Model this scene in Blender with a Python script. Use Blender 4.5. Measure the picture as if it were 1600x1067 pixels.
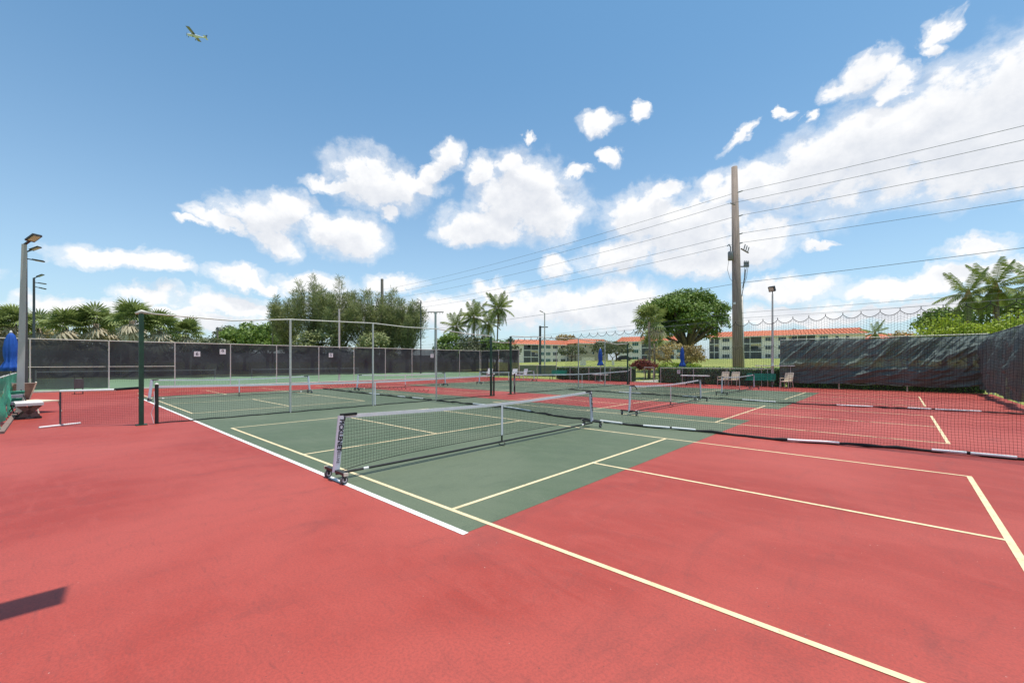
import bpy, bmesh, math, random
import numpy as np
from mathutils import Vector, Matrix, noise as mnoise

for o in list(bpy.data.objects):
    bpy.data.objects.remove(o)
SC = bpy.context.scene
COL = SC.collection
rng = np.random.default_rng(7)
random.seed(7)
R = math.radians

# ------------------------------------------------------------------ camera
YAW = 0.7423
FWD = Vector((-math.sin(YAW), math.cos(YAW), 0))
RGT = Vector((math.cos(YAW), math.sin(YAW), 0))
CAM = Vector((12.6237, -3.0923, 1.6985))
cd = bpy.data.cameras.new('camera')
cam = bpy.data.objects.new('camera', cd)
COL.objects.link(cam)
cam.location = CAM
cam.rotation_euler = (R(90), 0, YAW)
cd.sensor_width = 36
cd.lens = 36 * 656.4 / 1600
cd.shift_y = 32.2 / 1600
cd.clip_start = 0.05
cd.clip_end = 6000
SC.camera = cam

# ------------------------------------------------------------------ light
SUN_EL, SUN_AZ = R(81), math.atan2(RGT.x, RGT.y)
sd = bpy.data.lights.new('sun', 'SUN')
sd.energy = 5.0
sd.angle = R(0.53)
sd.color = (1.0, 0.94, 0.85)
sun = bpy.data.objects.new('sun', sd)
COL.objects.link(sun)
sv = Vector((math.sin(SUN_AZ) * math.cos(SUN_EL), math.cos(SUN_AZ) * math.cos(SUN_EL), math.sin(SUN_EL)))
sun.rotation_euler = (-sv).to_track_quat('-Z', 'Y').to_euler()

SC.view_settings.view_transform = 'Standard'
SC.view_settings.look = 'None'
SC.view_settings.exposure = 0.0
SC.view_settings.gamma = 1.0
SC.view_settings.use_curve_mapping = False
SC.cycles.transparent_max_bounces = 24
SC.cycles.max_bounces = 6
SC.cycles.diffuse_bounces = 3

F_PX = 656.4
HORIZON = 565.7
# cumulus banks of the sky: centre and half-size of each puff as direction angles (degrees-like pixels of the photo grid), tilt
PUFFS = [
    (1590, 160, 150, 95, -8), (1480, 200, 170, 98, -18), (1370, 235, 150, 80, -20), (1270, 265, 125, 56, -16), (1180, 288, 95, 32, -8),
    (1530, 250, 160, 60, -5), (1660, 170, 120, 110, 0), (1690, 300, 80, 40, 0),
    (1345, 122, 52, 26, -25), (1310, 138, 34, 16, -20), (1395, 130, 40, 22, -30), (1470, 45, 30, 16, -35), (1462, 72, 22, 10, 20), (1155, 214, 34, 9, -35),
    (1226, 172, 12, 11, 0), (1264, 183, 13, 9, 20),
    (1010, 335, 68, 42, 0), (1075, 360, 110, 55, 0), (1190, 372, 66, 34, 0), (965, 402, 60, 26, -8), (1100, 405, 110, 24, 0), (1040, 300, 30, 14, 0),
    (818, 300, 74, 56, 0), (848, 330, 66, 46, 0), (770, 345, 72, 34, -6), (728, 362, 50, 20, 0), (752, 268, 26, 24, 50), (800, 262, 30, 22, 0),
    (590, 285, 72, 42, 12), (560, 270, 36, 26, 0), (640, 290, 52, 18, 8), (520, 286, 44, 12, 0), (702, 240, 22, 26, 30), (676, 272, 30, 14, -50), (606, 335, 18, 14, 0),
    (405, 335, 66, 32, 0), (455, 325, 48, 28, -14), (345, 344, 52, 14, 14), (430, 372, 44, 22, 30), (300, 346, 26, 7, 0),
    (538, 366, 66, 34, 4), (515, 350, 40, 20, 0),
    (160, 402, 76, 18, 4), (245, 412, 66, 17, 10), (205, 404, 70, 16, 0), (380, 432, 48, 18, 8), (420, 446, 30, 10, 0), (618, 443, 44, 17, 0), (490, 446, 66, 17, 0),
    (935, 190, 31, 18, -8), (997, 174, 12, 14, 0), (953, 241, 19, 12, 20), (900, 265, 26, 10, 0), (825, 214, 9, 9, 0),
    (866, 416, 26, 19, 0), (775, 456, 38, 15, 0), (850, 482, 130, 30, 0), (965, 466, 70, 28, 0), (960, 490, 130, 26, 0), (710, 492, 90, 24, 0),
    (1225, 452, 80, 22, -4), (1400, 446, 90, 19, -6), (1500, 430, 90, 20, -8), (1528, 386, 64, 18, -4), (1400, 486, 130, 14, -3), (1590, 408, 40, 16, 0), (1230, 492, 120, 18, 0),
    (1285, 378, 28, 7, 0), (240, 468, 60, 17, 0), (360, 478, 66, 19, 0), (95, 482, 66, 15, 0), (250, 496, 200, 15, 0), (560, 480, 90, 18, 0), (20, 500, 80, 14, 0),
    (-120, 420, 120, 26, 0), (-300, 380, 160, 50, 0),
]


def build_world():
    w = bpy.data.worlds.new('World')
    SC.world = w
    w.use_nodes = True
    nt = w.node_tree
    nt.nodes.clear()

    def mk(tree, t, **kw):
        n = tree.nodes.new(t)
        for k, v in kw.items():
            setattr(n, k, v)
        return n

    def math_(tree, op, a, b=None, c=None, clamp=False):
        n = tree.nodes.new('ShaderNodeMath')
        n.operation = op
        n.use_clamp = clamp
        for i, v in enumerate((a, b, c)):
            if v is None:
                continue
            if isinstance(v, (int, float)):
                n.inputs[i].default_value = v
            else:
                tree.links.new(v, n.inputs[i])
        return n.outputs[0]

    # group: coverage field of the cloud banks at a sky coordinate
    g = bpy.data.node_groups.new('cloud_field', 'ShaderNodeTree')
    g.interface.new_socket('Coord', in_out='INPUT', socket_type='NodeSocketVector')
    g.interface.new_socket('Field', in_out='OUTPUT', socket_type='NodeSocketFloat')
    gi, go = g.nodes.new('NodeGroupInput'), g.nodes.new('NodeGroupOutput')
    best = None
    for (px, py, rx, ry, rot) in PUFFS:
        t = (px - 800) / F_PX
        az = math.atan(t)
        ca = math.cos(az)
        v = (HORIZON - py) / F_PX * ca
        sx = rx / F_PX * ca * ca * 1.45
        sy = ry / F_PX * ca * 1.45
        if abs(rot) > 9:
            m = mk(g, 'ShaderNodeMapping', vector_type='TEXTURE')
            m.inputs['Location'].default_value = (az, v, 0)
            m.inputs['Rotation'].default_value = (0, 0, -R(rot))
            m.inputs['Scale'].default_value = (sx, sy, 1)
            g.links.new(gi.outputs[0], m.inputs[0])
        else:
            m = mk(g, 'ShaderNodeVectorMath', operation='MULTIPLY_ADD')
            g.links.new(gi.outputs[0], m.inputs[0])
            m.inputs[1].default_value = (1 / sx, 1 / sy, 0)
            m.inputs[2].default_value = (-az / sx, -v / sy, 0)
        ln = mk(g, 'ShaderNodeVectorMath', operation='DOT_PRODUCT')
        g.links.new(m.outputs[0], ln.inputs[0])
        g.links.new(m.outputs[0], ln.inputs[1])
        best = ln.outputs['Value'] if best is None else math_(g, 'MINIMUM', best, ln.outputs['Value'])
    best = math_(g, 'SUBTRACT', 1.0, math_(g, 'SQRT', best), clamp=True)
    g.links.new(best, go.inputs[0])

    tc = mk(nt, 'ShaderNodeTexCoord')
    dot = []
    for vec in (RGT, FWD, Vector((0, 0, 1))):
        d = mk(nt, 'ShaderNodeVectorMath', operation='DOT_PRODUCT')
        nt.links.new(tc.outputs['Generated'], d.inputs[0])
        d.inputs[1].default_value = vec
        dot.append(d.outputs['Value'])
    az = math_(nt, 'ARCTAN2', dot[0], dot[1])
    hyp = math_(nt, 'SQRT', math_(nt, 'ADD', math_(nt, 'MULTIPLY', dot[0], dot[0]), math_(nt, 'MULTIPLY', dot[1], dot[1])))
    el = math_(nt, 'DIVIDE', dot[2], math_(nt, 'MAXIMUM', hyp, 0.02))
    cmb = mk(nt, 'ShaderNodeCombineXYZ')
    nt.links.new(az, cmb.inputs[0])
    nt.links.new(el, cmb.inputs[1])
    P = cmb.outputs[0]

    def noise_(vec, scale, detail, rough=0.6, col=False, dist=0.0):
        n = mk(nt, 'ShaderNodeTexNoise')
        n.inputs['Scale'].default_value = scale
        n.inputs['Detail'].default_value = detail
        n.inputs['Roughness'].default_value = rough
        n.inputs['Distortion'].default_value = dist
        nt.links.new(vec, n.inputs['Vector'])
        return n.outputs['Color' if col else 'Fac']

    def warp(vec, scale, detail, amp):
        c = noise_(vec, scale, detail, 0.6, True)
        s = mk(nt, 'ShaderNodeVectorMath', operation='SUBTRACT')
        nt.links.new(c, s.inputs[0])
        s.inputs[1].default_value = (0.5, 0.5, 0.5)
        sc = mk(nt, 'ShaderNodeVectorMath', operation='SCALE')
        nt.links.new(s.outputs[0], sc.inputs[0])
        sc.inputs['Scale'].default_value = amp
        a = mk(nt, 'ShaderNodeVectorMath', operation='ADD')
        nt.links.new(vec, a.inputs[0])
        nt.links.new(sc.outputs[0], a.inputs[1])
        return a.outputs[0]

    PW = warp(warp(P, 10.0, 2, 0.055), 32.0, 4, 0.048)

    def field(vec):
        n = mk(nt, 'ShaderNodeGroup')
        n.node_tree = g
        nt.links.new(vec, n.inputs[0])
        return n.outputs[0]

    fb = noise_(P, 13.0, 9, 0.64)
    f0 = field(PW)
    dn = mk(nt, 'ShaderNodeVectorMath', operation='ADD')
    nt.links.new(P, dn.inputs[0])
    dn.inputs[1].default_value = (0.006, 0.022, 0)
    fbs = noise_(dn.outputs[0], 13.0, 5, 0.62)
    # scattered fair-weather cumulus all round the rest of the sky
    far = noise_(P, 2.6, 4, 0.6)
    away = math_(nt, 'SMOOTH_MIN', math_(nt, 'MULTIPLY', math_(nt, 'SUBTRACT', math_(nt, 'ABSOLUTE', az), 1.0), 3.0, clamp=True), 1.0, 0.1)
    low = math_(nt, 'SUBTRACT', 1.0, math_(nt, 'MULTIPLY', el, 0.8), clamp=True)
    scat = math_(nt, 'MULTIPLY', math_(nt, 'MULTIPLY', math_(nt, 'MULTIPLY', math_(nt, 'SUBTRACT', far, 0.52), 3.0, clamp=True), away), low)
    f0 = math_(nt, 'MAXIMUM', f0, scat)
    scat_cover = math_(nt, 'MULTIPLY', scat, 2.2, clamp=True)

    def sstep(v, lo, hi):
        mr = mk(nt, 'ShaderNodeMapRange', interpolation_type='SMOOTHSTEP')
        nt.links.new(v, mr.inputs['Value'])
        mr.inputs['From Min'].default_value = lo
        mr.inputs['From Max'].default_value = hi
        return mr.outputs[0]

    raw = math_(nt, 'ADD', f0, math_(nt, 'MULTIPLY', math_(nt, 'SUBTRACT', fb, 0.5), 1.25))
    core = sstep(raw, 0.20, 0.56)
    wisp = math_(nt, 'MULTIPLY', sstep(raw, -0.02, 0.40), 0.5)
    cover = math_(nt, 'MULTIPLY', math_(nt, 'MAXIMUM', core, wisp), sstep(f0, 0.0, 0.22))
    # billows turned from the sun: where the cloud thickens upwards
    lit = math_(nt, 'SUBTRACT', fb, fbs)
    upv = mk(nt, 'ShaderNodeVectorMath', operation='ADD')
    nt.links.new(PW, upv.inputs[0])
    upv.inputs[1].default_value = (0.01, 0.04, 0)
    f1 = field(upv.outputs[0])
    shade = math_(nt, 'ADD', math_(nt, 'MULTIPLY', sstep(f1, 0.22, 0.75), 0.75), math_(nt, 'MULTIPLY', lit, -1.8), clamp=True)

    sky = mk(nt, 'ShaderNodeTexSky', sky_type='NISHITA')
    sky.sun_disc = False
    sky.sun_elevation = SUN_EL
    sky.sun_rotation = SUN_AZ
    sky.altitude = 0
    sky.air_density = 1.0
    sky.dust_density = 1.0
    sky.ozone_density = 1.2
    # humid subtropical air: clearer blue overhead, milky towards the horizon
    tint = mk(nt, 'ShaderNodeMix', data_type='RGBA', blend_type='MULTIPLY')
    tint.inputs['Factor'].default_value = 1.0
    nt.links.new(sky.outputs[0], tint.inputs['A'])
    tint.inputs['B'].default_value = (0.62, 1.0, 1.08, 1)
    milk = mk(nt, 'ShaderNodeMix', data_type='RGBA')
    nt.links.new(math_(nt, 'MULTIPLY', math_(nt, 'EXPONENT', math_(nt, 'MULTIPLY', math_(nt, 'MAXIMUM', el, 0.0), -4.2)), 0.62), milk.inputs['Factor'])
    nt.links.new(tint.outputs['Result'], milk.inputs['A'])
    milk.inputs['B'].default_value = (5.8, 6.1, 7.0, 1)
    # cloud colour: sunlit white, greyer where thick
    cr = mk(nt, 'ShaderNodeMix', data_type='RGBA')
    nt.links.new(shade, cr.inputs['Factor'])
    cr.inputs['A'].default_value = (6.9, 6.9, 6.95, 1)
    cr.inputs['B'].default_value = (5.2, 5.4, 5.8, 1)
    mx = mk(nt, 'ShaderNodeMix', data_type='RGBA')
    nt.links.new(math_(nt, 'MULTIPLY', cover, 0.97), mx.inputs['Factor'])
    nt.links.new(milk.outputs['Result'], mx.inputs['A'])
    nt.links.new(cr.outputs['Result'], mx.inputs['B'])
    bg = mk(nt, 'ShaderNodeBackground')
    bg.inputs['Strength'].default_value = 0.15
    nt.links.new(mx.outputs['Result'], bg.inputs['Color'])
    # away from the detailed banks the sky goes on with plain scattered cumulus
    mx2 = mk(nt, 'ShaderNodeMix', data_type='RGBA')
    nt.links.new(scat_cover, mx2.inputs['Factor'])
    nt.links.new(milk.outputs['Result'], mx2.inputs['A'])
    mx2.inputs['B'].default_value = (6.2, 6.3, 6.5, 1)
    bg2 = mk(nt, 'ShaderNodeBackground')
    bg2.inputs['Strength'].default_value = 0.15
    nt.links.new(mx2.outputs['Result'], bg2.inputs['Color'])
    banks = math_(nt, 'MULTIPLY', math_(nt, 'GREATER_THAN', dot[1], math_(nt, 'MULTIPLY', hyp, 0.42)),
                  math_(nt, 'MULTIPLY', math_(nt, 'GREATER_THAN', el, -0.02), math_(nt, 'LESS_THAN', el, 0.95)))
    ms = mk(nt, 'ShaderNodeMixShader')
    nt.links.new(banks, ms.inputs[0])
    nt.links.new(bg2.outputs[0], ms.inputs[1])
    nt.links.new(bg.outputs[0], ms.inputs[2])
    out = mk(nt, 'ShaderNodeOutputWorld')
    nt.links.new(ms.outputs[0], out.inputs['Surface'])
    w.cycles.sampling_method = 'MANUAL'
    w.cycles.sample_map_resolution = 512


build_world()


# ------------------------------------------------------------------ helpers
def at(u, d, z=0.0):
    p = CAM + FWD * d + RGT * (d * (u - 800) / F_PX)
    return Vector((p.x, p.y, z))


def zh(v, d):
    return CAM.z + (HORIZON - v) / F_PX * d


class MB:
    def __init__(self):
        self.v, self.f = [], []

    def quad(self, a, b, c, d):
        n = len(self.v)
        self.v += [tuple(a), tuple(b), tuple(c), tuple(d)]
        self.f.append((n, n + 1, n + 2, n + 3))
        return self

    def box(self, c, s, rz=0.0, M=None):
        n = len(self.v)
        cr, sr = math.cos(rz), math.sin(rz)
        for dx, dy, dz in ((-1, -1, -1), (1, -1, -1), (1, 1, -1), (-1, 1, -1), (-1, -1, 1), (1, -1, 1), (1, 1, 1), (-1, 1, 1)):
            x, y, z = dx * s[0] / 2, dy * s[1] / 2, dz * s[2] / 2
            p = Vector((c[0] + x * cr - y * sr, c[1] + x * sr + y * cr, c[2] + z))
            if M is not None:
                p = M @ p
            self.v.append(tuple(p))
        for q in ((0, 3, 2, 1), (4, 5, 6, 7), (0, 1, 5, 4), (1, 2, 6, 5), (2, 3, 7, 6), (3, 0, 4, 7)):
            self.f.append(tuple(n + i for i in q))
        return self

    def tube(self, pts, r, n=6, cap=True):
        pts = [Vector(p) for p in pts]
        rs = r if isinstance(r, (list, tuple)) else [r] * len(pts)
        base = len(self.v)
        ref = None
        for i, p in enumerate(pts):
            t = (pts[min(i + 1, len(pts) - 1)] - pts[max(i - 1, 0)]).normalized()
            if ref is None:
                ref = Vector((0, 0, 1)) if abs(t.z) < 0.9 else Vector((1, 0, 0))
            a = t.cross(ref)
            if a.length < 1e-6:
                a = t.cross(Vector((0, 1, 0)))
            a.normalize()
            b = t.cross(a).normalized()
            ref = a.cross(t)
            for k in range(n):
                an = 2 * math.pi * k / n + math.pi / n
                self.v.append(tuple(p + (a * math.cos(an) + b * math.sin(an)) * rs[i]))
        for i in range(len(pts) - 1):
            for k in range(n):
                a0, a1 = base + i * n + k, base + i * n + (k + 1) % n
                self.f.append((a0, a0 + n, a1 + n, a1))
        if cap:
            self.f.append(tuple(base + k for k in range(n)))
            self.f.append(tuple(base + (len(pts) - 1) * n + (n - 1 - k) for k in range(n)))
        return self

    def lathe(self, prof, n=12, c=(0, 0, 0), wob=None):
        base = len(self.v)
        for i, (r, z) in enumerate(prof):
            for k in range(n):
                an = 2 * math.pi * k / n
                rr = r * (wob(k, i) if wob else 1)
                self.v.append((c[0] + rr * math.cos(an), c[1] + rr * math.sin(an), c[2] + z))
        for i in range(len(prof) - 1):
            for k in range(n):
                a0, a1 = base + i * n + k, base + i * n + (k + 1) % n
                self.f.append((a0, a1, a1 + n, a0 + n))
        self.f.append(tuple(base + n - 1 - k for k in range(n)))
        self.f.append(tuple(base + (len(prof) - 1) * n + k for k in range(n)))
        return self

    def mesh(self, name, mat, smooth=False):
        me = bpy.data.meshes.new(name)
        me.from_pydata(self.v, [], self.f)
        me.materials.append(mat)
        if smooth:
            me.shade_smooth()
        me.update()
        return me

    def build(self, name, mat, parent=None, smooth=False):
        return link(name, self.mesh(name, mat, smooth), parent)


def link(name, me, parent=None, loc=None, rot=None, scale=None):
    o = bpy.data.objects.new(name, me)
    COL.objects.link(o)
    if parent is not None:
        o.parent = parent
    if loc is not None:
        o.location = loc
    if rot is not None:
        o.rotation_euler = rot
    if scale is not None:
        o.scale = scale
    return o


def fast_mesh(name, V, Q, mat):
    """V: (n,3) array, Q: (m,4) quad indices"""
    me = bpy.data.meshes.new(name)
    V = np.ascontiguousarray(V, dtype=np.float32)
    Q = np.ascontiguousarray(Q, dtype=np.int32)
    me.vertices.add(len(V))
    me.vertices.foreach_set('co', V.ravel())
    me.loops.add(Q.size)
    me.loops.foreach_set('vertex_index', Q.ravel())
    me.polygons.add(len(Q))
    me.polygons.foreach_set('loop_start', np.arange(0, Q.size, 4, dtype=np.int32))
    me.polygons.foreach_set('loop_total', np.full(len(Q), 4, dtype=np.int32))
    me.update(calc_edges=True)
    me.materials.append(mat)
    return me


def tag(o, label=None, cat=None, group=None, kind=None):
    if label:
        o['label'] = label
    if cat:
        o['category'] = cat
    if group:
        o['group'] = group
    if kind:
        o['kind'] = kind
    return o


def thing(name, label, cat, loc=(0, 0, 0), rz=0.0, group=None):
    o = bpy.data.objects.new(name, None)
    o.empty_display_size = 0.2
    COL.objects.link(o)
    o.location = loc
    o.rotation_euler = (0, 0, rz)
    return tag(o, label, cat, group)


# ------------------------------------------------------------------ materials
def new_mat(name):
    m = bpy.data.materials.new(name)
    m.use_nodes = True
    nt = m.node_tree
    b = nt.nodes['Principled BSDF']
    return m, nt, b


def nnode(nt, t, **kw):
    n = nt.nodes.new(t)
    for k, v in kw.items():
        if k in n.inputs:
            n.inputs[k].default_value = v
        else:
            setattr(n, k, v)
    return n


def mat(name, col, rough=0.6, var=0.15, scale=6.0, metal=0.0, bump=0.0, bscale=60.0, spec=0.4, alpha=None, stretch=None, col2=None):
    m, nt, b = new_mat(name)
    tc = nnode(nt, 'ShaderNodeTexCoord')
    src = tc.outputs['Object']
    if stretch:
        mp = nnode(nt, 'ShaderNodeMapping')
        mp.inputs['Scale'].default_value = stretch
        nt.links.new(src, mp.inputs[0])
        src = mp.outputs[0]
    no = nnode(nt, 'ShaderNodeTexNoise')
    no.inputs['Scale'].default_value = scale
    no.inputs['Detail'].default_value = 6
    no.inputs['Roughness'].default_value = 0.65
    nt.links.new(src, no.inputs['Vector'])
    mx = nnode(nt, 'ShaderNodeMix', data_type='RGBA')
    rp = nnode(nt, 'ShaderNodeMapRange')
    rp.inputs['From Min'].default_value = 0.3
    rp.inputs['From Max'].default_value = 0.7
    nt.links.new(no.outputs['Fac'], rp.inputs[0])
    nt.links.new(rp.outputs[0], mx.inputs['Factor'])
    c2 = col2 if col2 else tuple(min(1, c * (1 + var)) for c in col)
    c1 = col if col2 else tuple(c * (1 - var) for c in col)
    mx.inputs['A'].default_value = (*c1, 1)
    mx.inputs['B'].default_value = (*c2, 1)
    nt.links.new(mx.outputs['Result'], b.inputs['Base Color'])
    b.inputs['Roughness'].default_value = rough
    b.inputs['Metallic'].default_value = metal
    b.inputs['Specular IOR Level'].default_value = spec
    if alpha is not None:
        b.inputs['Alpha'].default_value = alpha
    if bump > 0:
        n2 = nnode(nt, 'ShaderNodeTexNoise')
        n2.inputs['Scale'].default_value = bscale
        n2.inputs['Detail'].default_value = 4
        nt.links.new(src, n2.inputs['Vector'])
        bp = nnode(nt, 'ShaderNodeBump')
        bp.inputs['Strength'].default_value = bump
        bp.inputs['Distance'].default_value = 0.02
        nt.links.new(n2.outputs['Fac'], bp.inputs['Height'])
        nt.links.new(bp.outputs[0], b.inputs['Normal'])
    return m


def wear(m):
    nt = m.node_tree
    b = nt.nodes['Principled BSDF']
    tc = nnode(nt, 'ShaderNodeTexCoord')
    n = nnode(nt, 'ShaderNodeTexNoise')
    n.inputs['Scale'].default_value = 9.0
    n.inputs['Detail'].default_value = 7
    n.inputs['Roughness'].default_value = 0.8
    nt.links.new(tc.outputs['Object'], n.inputs['Vector'])
    r = nnode(nt, 'ShaderNodeMapRange', interpolation_type='SMOOTHSTEP')
    nt.links.new(n.outputs['Fac'], r.inputs[0])
    r.inputs['From Min'].default_value = 0.30
    r.inputs['From Max'].default_value = 0.46
    r.inputs['To Min'].default_value = 0.45
    nt.links.new(r.outputs[0], b.inputs['Alpha'])


def leaf_mat(name, dark, light, trans=0.3, rough=0.55):
    m, nt, b = new_mat(name)
    geo = nnode(nt, 'ShaderNodeNewGeometry')
    tc = nnode(nt, 'ShaderNodeTexCoord')
    no = nnode(nt, 'ShaderNodeTexNoise')
    no.inputs['Scale'].default_value = 0.9
    no.inputs['Detail'].default_value = 3
    nt.links.new(tc.outputs['Object'], no.inputs['Vector'])
    ad = nnode(nt, 'ShaderNodeMath', operation='MULTIPLY_ADD')
    nt.links.new(geo.outputs['Random Per Island'], ad.inputs[0])
    ad.inputs[1].default_value = 0.65
    m2 = nnode(nt, 'ShaderNodeMath', operation='MULTIPLY_ADD')
    nt.links.new(no.outputs['Fac'], m2.inputs[0])
    m2.inputs[1].default_value = 1.2
    m2.inputs[2].default_value = -0.45
    nt.links.new(m2.outputs[0], ad.inputs[2])
    mx = nnode(nt, 'ShaderNodeMix', data_type='RGBA', clamp_factor=True)
    nt.links.new(ad.outputs[0], mx.inputs['Factor'])
    mx.inputs['A'].default_value = (*dark, 1)
    mx.inputs['B'].default_value = (*light, 1)
    nt.links.new(mx.outputs['Result'], b.inputs['Base Color'])
    b.inputs['Roughness'].default_value = rough
    b.inputs['Specular IOR Level'].default_value = 0.35
    tr = nnode(nt, 'ShaderNodeBsdfTranslucent')
    nt.links.new(mx.outputs['Result'], tr.inputs['Color'])
    ms = nnode(nt, 'ShaderNodeMixShader')
    ms.inputs[0].default_value = trans
    nt.links.new(b.outputs[0], ms.inputs[1])
    nt.links.new(tr.outputs[0], ms.inputs[2])
    nt.links.new(ms.outputs[0], nt.nodes['Material Output'].inputs['Surface'])
    return m


def court_mat(name, base, light, dark, stain=0.5):
    """acrylic court paint: faded patches, swept arcs, scuffs, grit"""
    m, nt, b = new_mat(name)
    tc = nnode(nt, 'ShaderNodeTexCoord')
    obj = tc.outputs['Object']

    def noi(scale, detail, rough=0.6, stretch=None, rot=0.0, dist=0.0):
        s = obj
        if stretch:
            mp = nnode(nt, 'ShaderNodeMapping')
            mp.inputs['Scale'].default_value = stretch
            mp.inputs['Rotation'].default_value = (0, 0, rot)
            nt.links.new(obj, mp.inputs[0])
            s = mp.outputs[0]
        n = nnode(nt, 'ShaderNodeTexNoise')
        n.inputs['Scale'].default_value = scale
        n.inputs['Detail'].default_value = detail
        n.inputs['Roughness'].default_value = rough
        n.inputs['Distortion'].default_value = dist
        nt.links.new(s, n.inputs['Vector'])
        return n.outputs['Fac']

    def rng_(v, a, bb, lo=0.0, hi=1.0):
        r = nnode(nt, 'ShaderNodeMapRange', interpolation_type='SMOOTHSTEP')
        nt.links.new(v, r.inputs[0])
        r.inputs['From Min'].default_value = a
        r.inputs['From Max'].default_value = bb
        r.inputs['To Min'].default_value = lo
        r.inputs['To Max'].default_value = hi
        return r.outputs[0]

    def mix(f, A, B):
        x = nnode(nt, 'ShaderNodeMix', data_type='RGBA')
        nt.links.new(f, x.inputs['Factor'])
        for s, v in (('A', A), ('B', B)):
            if isinstance(v, tuple):
                x.inputs[s].default_value = (*v, 1)
            else:
                nt.links.new(v, x.inputs[s])
        return x.outputs['Result']

    c = mix(rng_(noi(0.22, 2, 0.55, dist=0.8), 0.36, 0.64), base, light)
    c = mix(rng_(noi(0.9, 5, 0.7, (1.0, 3.4, 1), 0.5, 1.4), 0.46, 0.72, 0, 0.55), c, light)
    c = mix(rng_(noi(0.5, 6, 0.76, (2.6, 0.8, 1), -0.35, 1.8), 0.50, 0.74, 0, stain * 0.65), c, dark)
    c = mix(rng_(noi(1.7, 5, 0.78, (1, 4.2, 1), 0.75, 2.4), 0.54, 0.74, 0, stain * 0.65), c, dark)
    # squeegee sweeps left when the surface was coated
    wv = nnode(nt, 'ShaderNodeTexWave', wave_type='RINGS', rings_direction='Z')
    wm = nnode(nt, 'ShaderNodeMapping')
    wm.inputs['Location'].default_value = (-11.5, 2.6, 0)
    nt.links.new(obj, wm.inputs[0])
    nt.links.new(wm.outputs[0], wv.inputs['Vector'])
    for k_, v_ in (('Scale', 0.55), ('Distortion', 10.0), ('Detail', 4.0), ('Detail Scale', 1.4), ('Detail Roughness', 0.75)):
        wv.inputs[k_].default_value = v_
    c = mix(rng_(wv.outputs['Fac'], 0.70, 1.0, 0, 0.22), c, light)
    c = mix(rng_(wv.outputs['Fac'], 0.22, 0.0, 0, 0.09), c, dark)
    gr = noi(55, 3, 0.85)
    c = mix(rng_(gr, 0.42, 0.64, 0, 0.42), c, dark)
    c = mix(rng_(gr, 0.50, 0.30, 0, 0.40), c, light)
    sp = noi(42, 1, 0.5)
    c = mix(rng_(sp, 0.79, 0.815, 0, 0.45), c, (0.75, 0.62, 0.55))
    c = mix(rng_(sp, 0.215, 0.20, 0, 0.8), c, (0.05, 0.03, 0.03))
    nt.links.new(c, b.inputs['Base Color'])
    b.inputs['Roughness'].default_value = 0.62
    b.inputs['Specular IOR Level'].default_value = 0.4
    bp = nnode(nt, 'ShaderNodeBump')
    bp.inputs['Strength'].default_value = 0.35
    bp.inputs['Distance'].default_value = 0.004
    nt.links.new(gr, bp.inputs['Height'])
    nt.links.new(bp.outputs[0], b.inputs['Normal'])
    return m


def screen_mat(name, col, alpha, var=0.25):
    """woven windscreen: dark fabric that lets some of what is behind through"""
    m, nt, b = new_mat(name)
    tc = nnode(nt, 'ShaderNodeTexCoord')
    no = nnode(nt, 'ShaderNodeTexNoise')
    no.inputs['Scale'].default_value = 1.3
    no.inputs['Detail'].default_value = 8
    no.inputs['Roughness'].default_value = 0.7
    nt.links.new(tc.outputs['Object'], no.inputs['Vector'])
    mx = nnode(nt, 'ShaderNodeMix', data_type='RGBA')
    nt.links.new(no.outputs['Fac'], mx.inputs['Factor'])
    mx.inputs['A'].default_value = (*[c * (1 - var) for c in col], 1)
    mx.inputs['B'].default_value = (*[c * (1 + var) for c in col], 1)
    nt.links.new(mx.outputs['Result'], b.inputs['Base Color'])
    b.inputs['Roughness'].default_value = 0.65
    b.inputs['Specular IOR Level'].default_value = 0.3
    al = nnode(nt, 'ShaderNodeMapRange')
    nt.links.new(no.outputs['Fac'], al.inputs[0])
    al.inputs['From Min'].default_value = 0.3
    al.inputs['From Max'].default_value = 0.7
    al.inputs['To Min'].default_value = alpha - 0.05
    al.inputs['To Max'].default_value = alpha + 0.05
    nt.links.new(al.outputs[0], b.inputs['Alpha'])
    return m


M = {}
M['red'] = court_mat('red_court_paint', (0.315, 0.033, 0.0205), (0.405, 0.066, 0.048), (0.16, 0.036, 0.030), 0.72)
M['green'] = court_mat('green_court_paint', (0.080, 0.112, 0.060), (0.122, 0.148, 0.090), (0.052, 0.074, 0.045), 0.7)
M['green2'] = court_mat('far_green_paint', (0.13, 0.2, 0.11), (0.16, 0.24, 0.13), (0.08, 0.13, 0.07), 0.4)
M['yline'] = mat('yellow_line_paint', (0.60, 0.46, 0.27), 0.7, 0.12, 5.0, col2=(0.80, 0.65, 0.40))
M['wline'] = mat('white_line_paint', (0.68, 0.64, 0.60), 0.7, 0.06, 5.0, col2=(0.85, 0.83, 0.80))
wear(M['yline'])
wear(M['wline'])
M['concrete'] = mat('concrete', (0.42, 0.39, 0.34), 0.85, 0.2, 2.0, bump=0.2)
M['grass'] = mat('grass', (0.17, 0.215, 0.04), 0.9, 0.3, 0.12, col2=(0.32, 0.33, 0.085), bump=0.5, bscale=4)
M['white'] = mat('white_plastic', (0.78, 0.77, 0.76), 0.45, 0.05)
M['sleeve'] = mat('white_vinyl_sleeve', (0.68, 0.67, 0.74), 0.5, 0.06)
M['tape'] = mat('white_net_tape', (0.72, 0.70, 0.72), 0.7, 0.08, 4)
M['black'] = mat('black_cord', (0.012, 0.012, 0.013), 0.7, 0.2)
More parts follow.
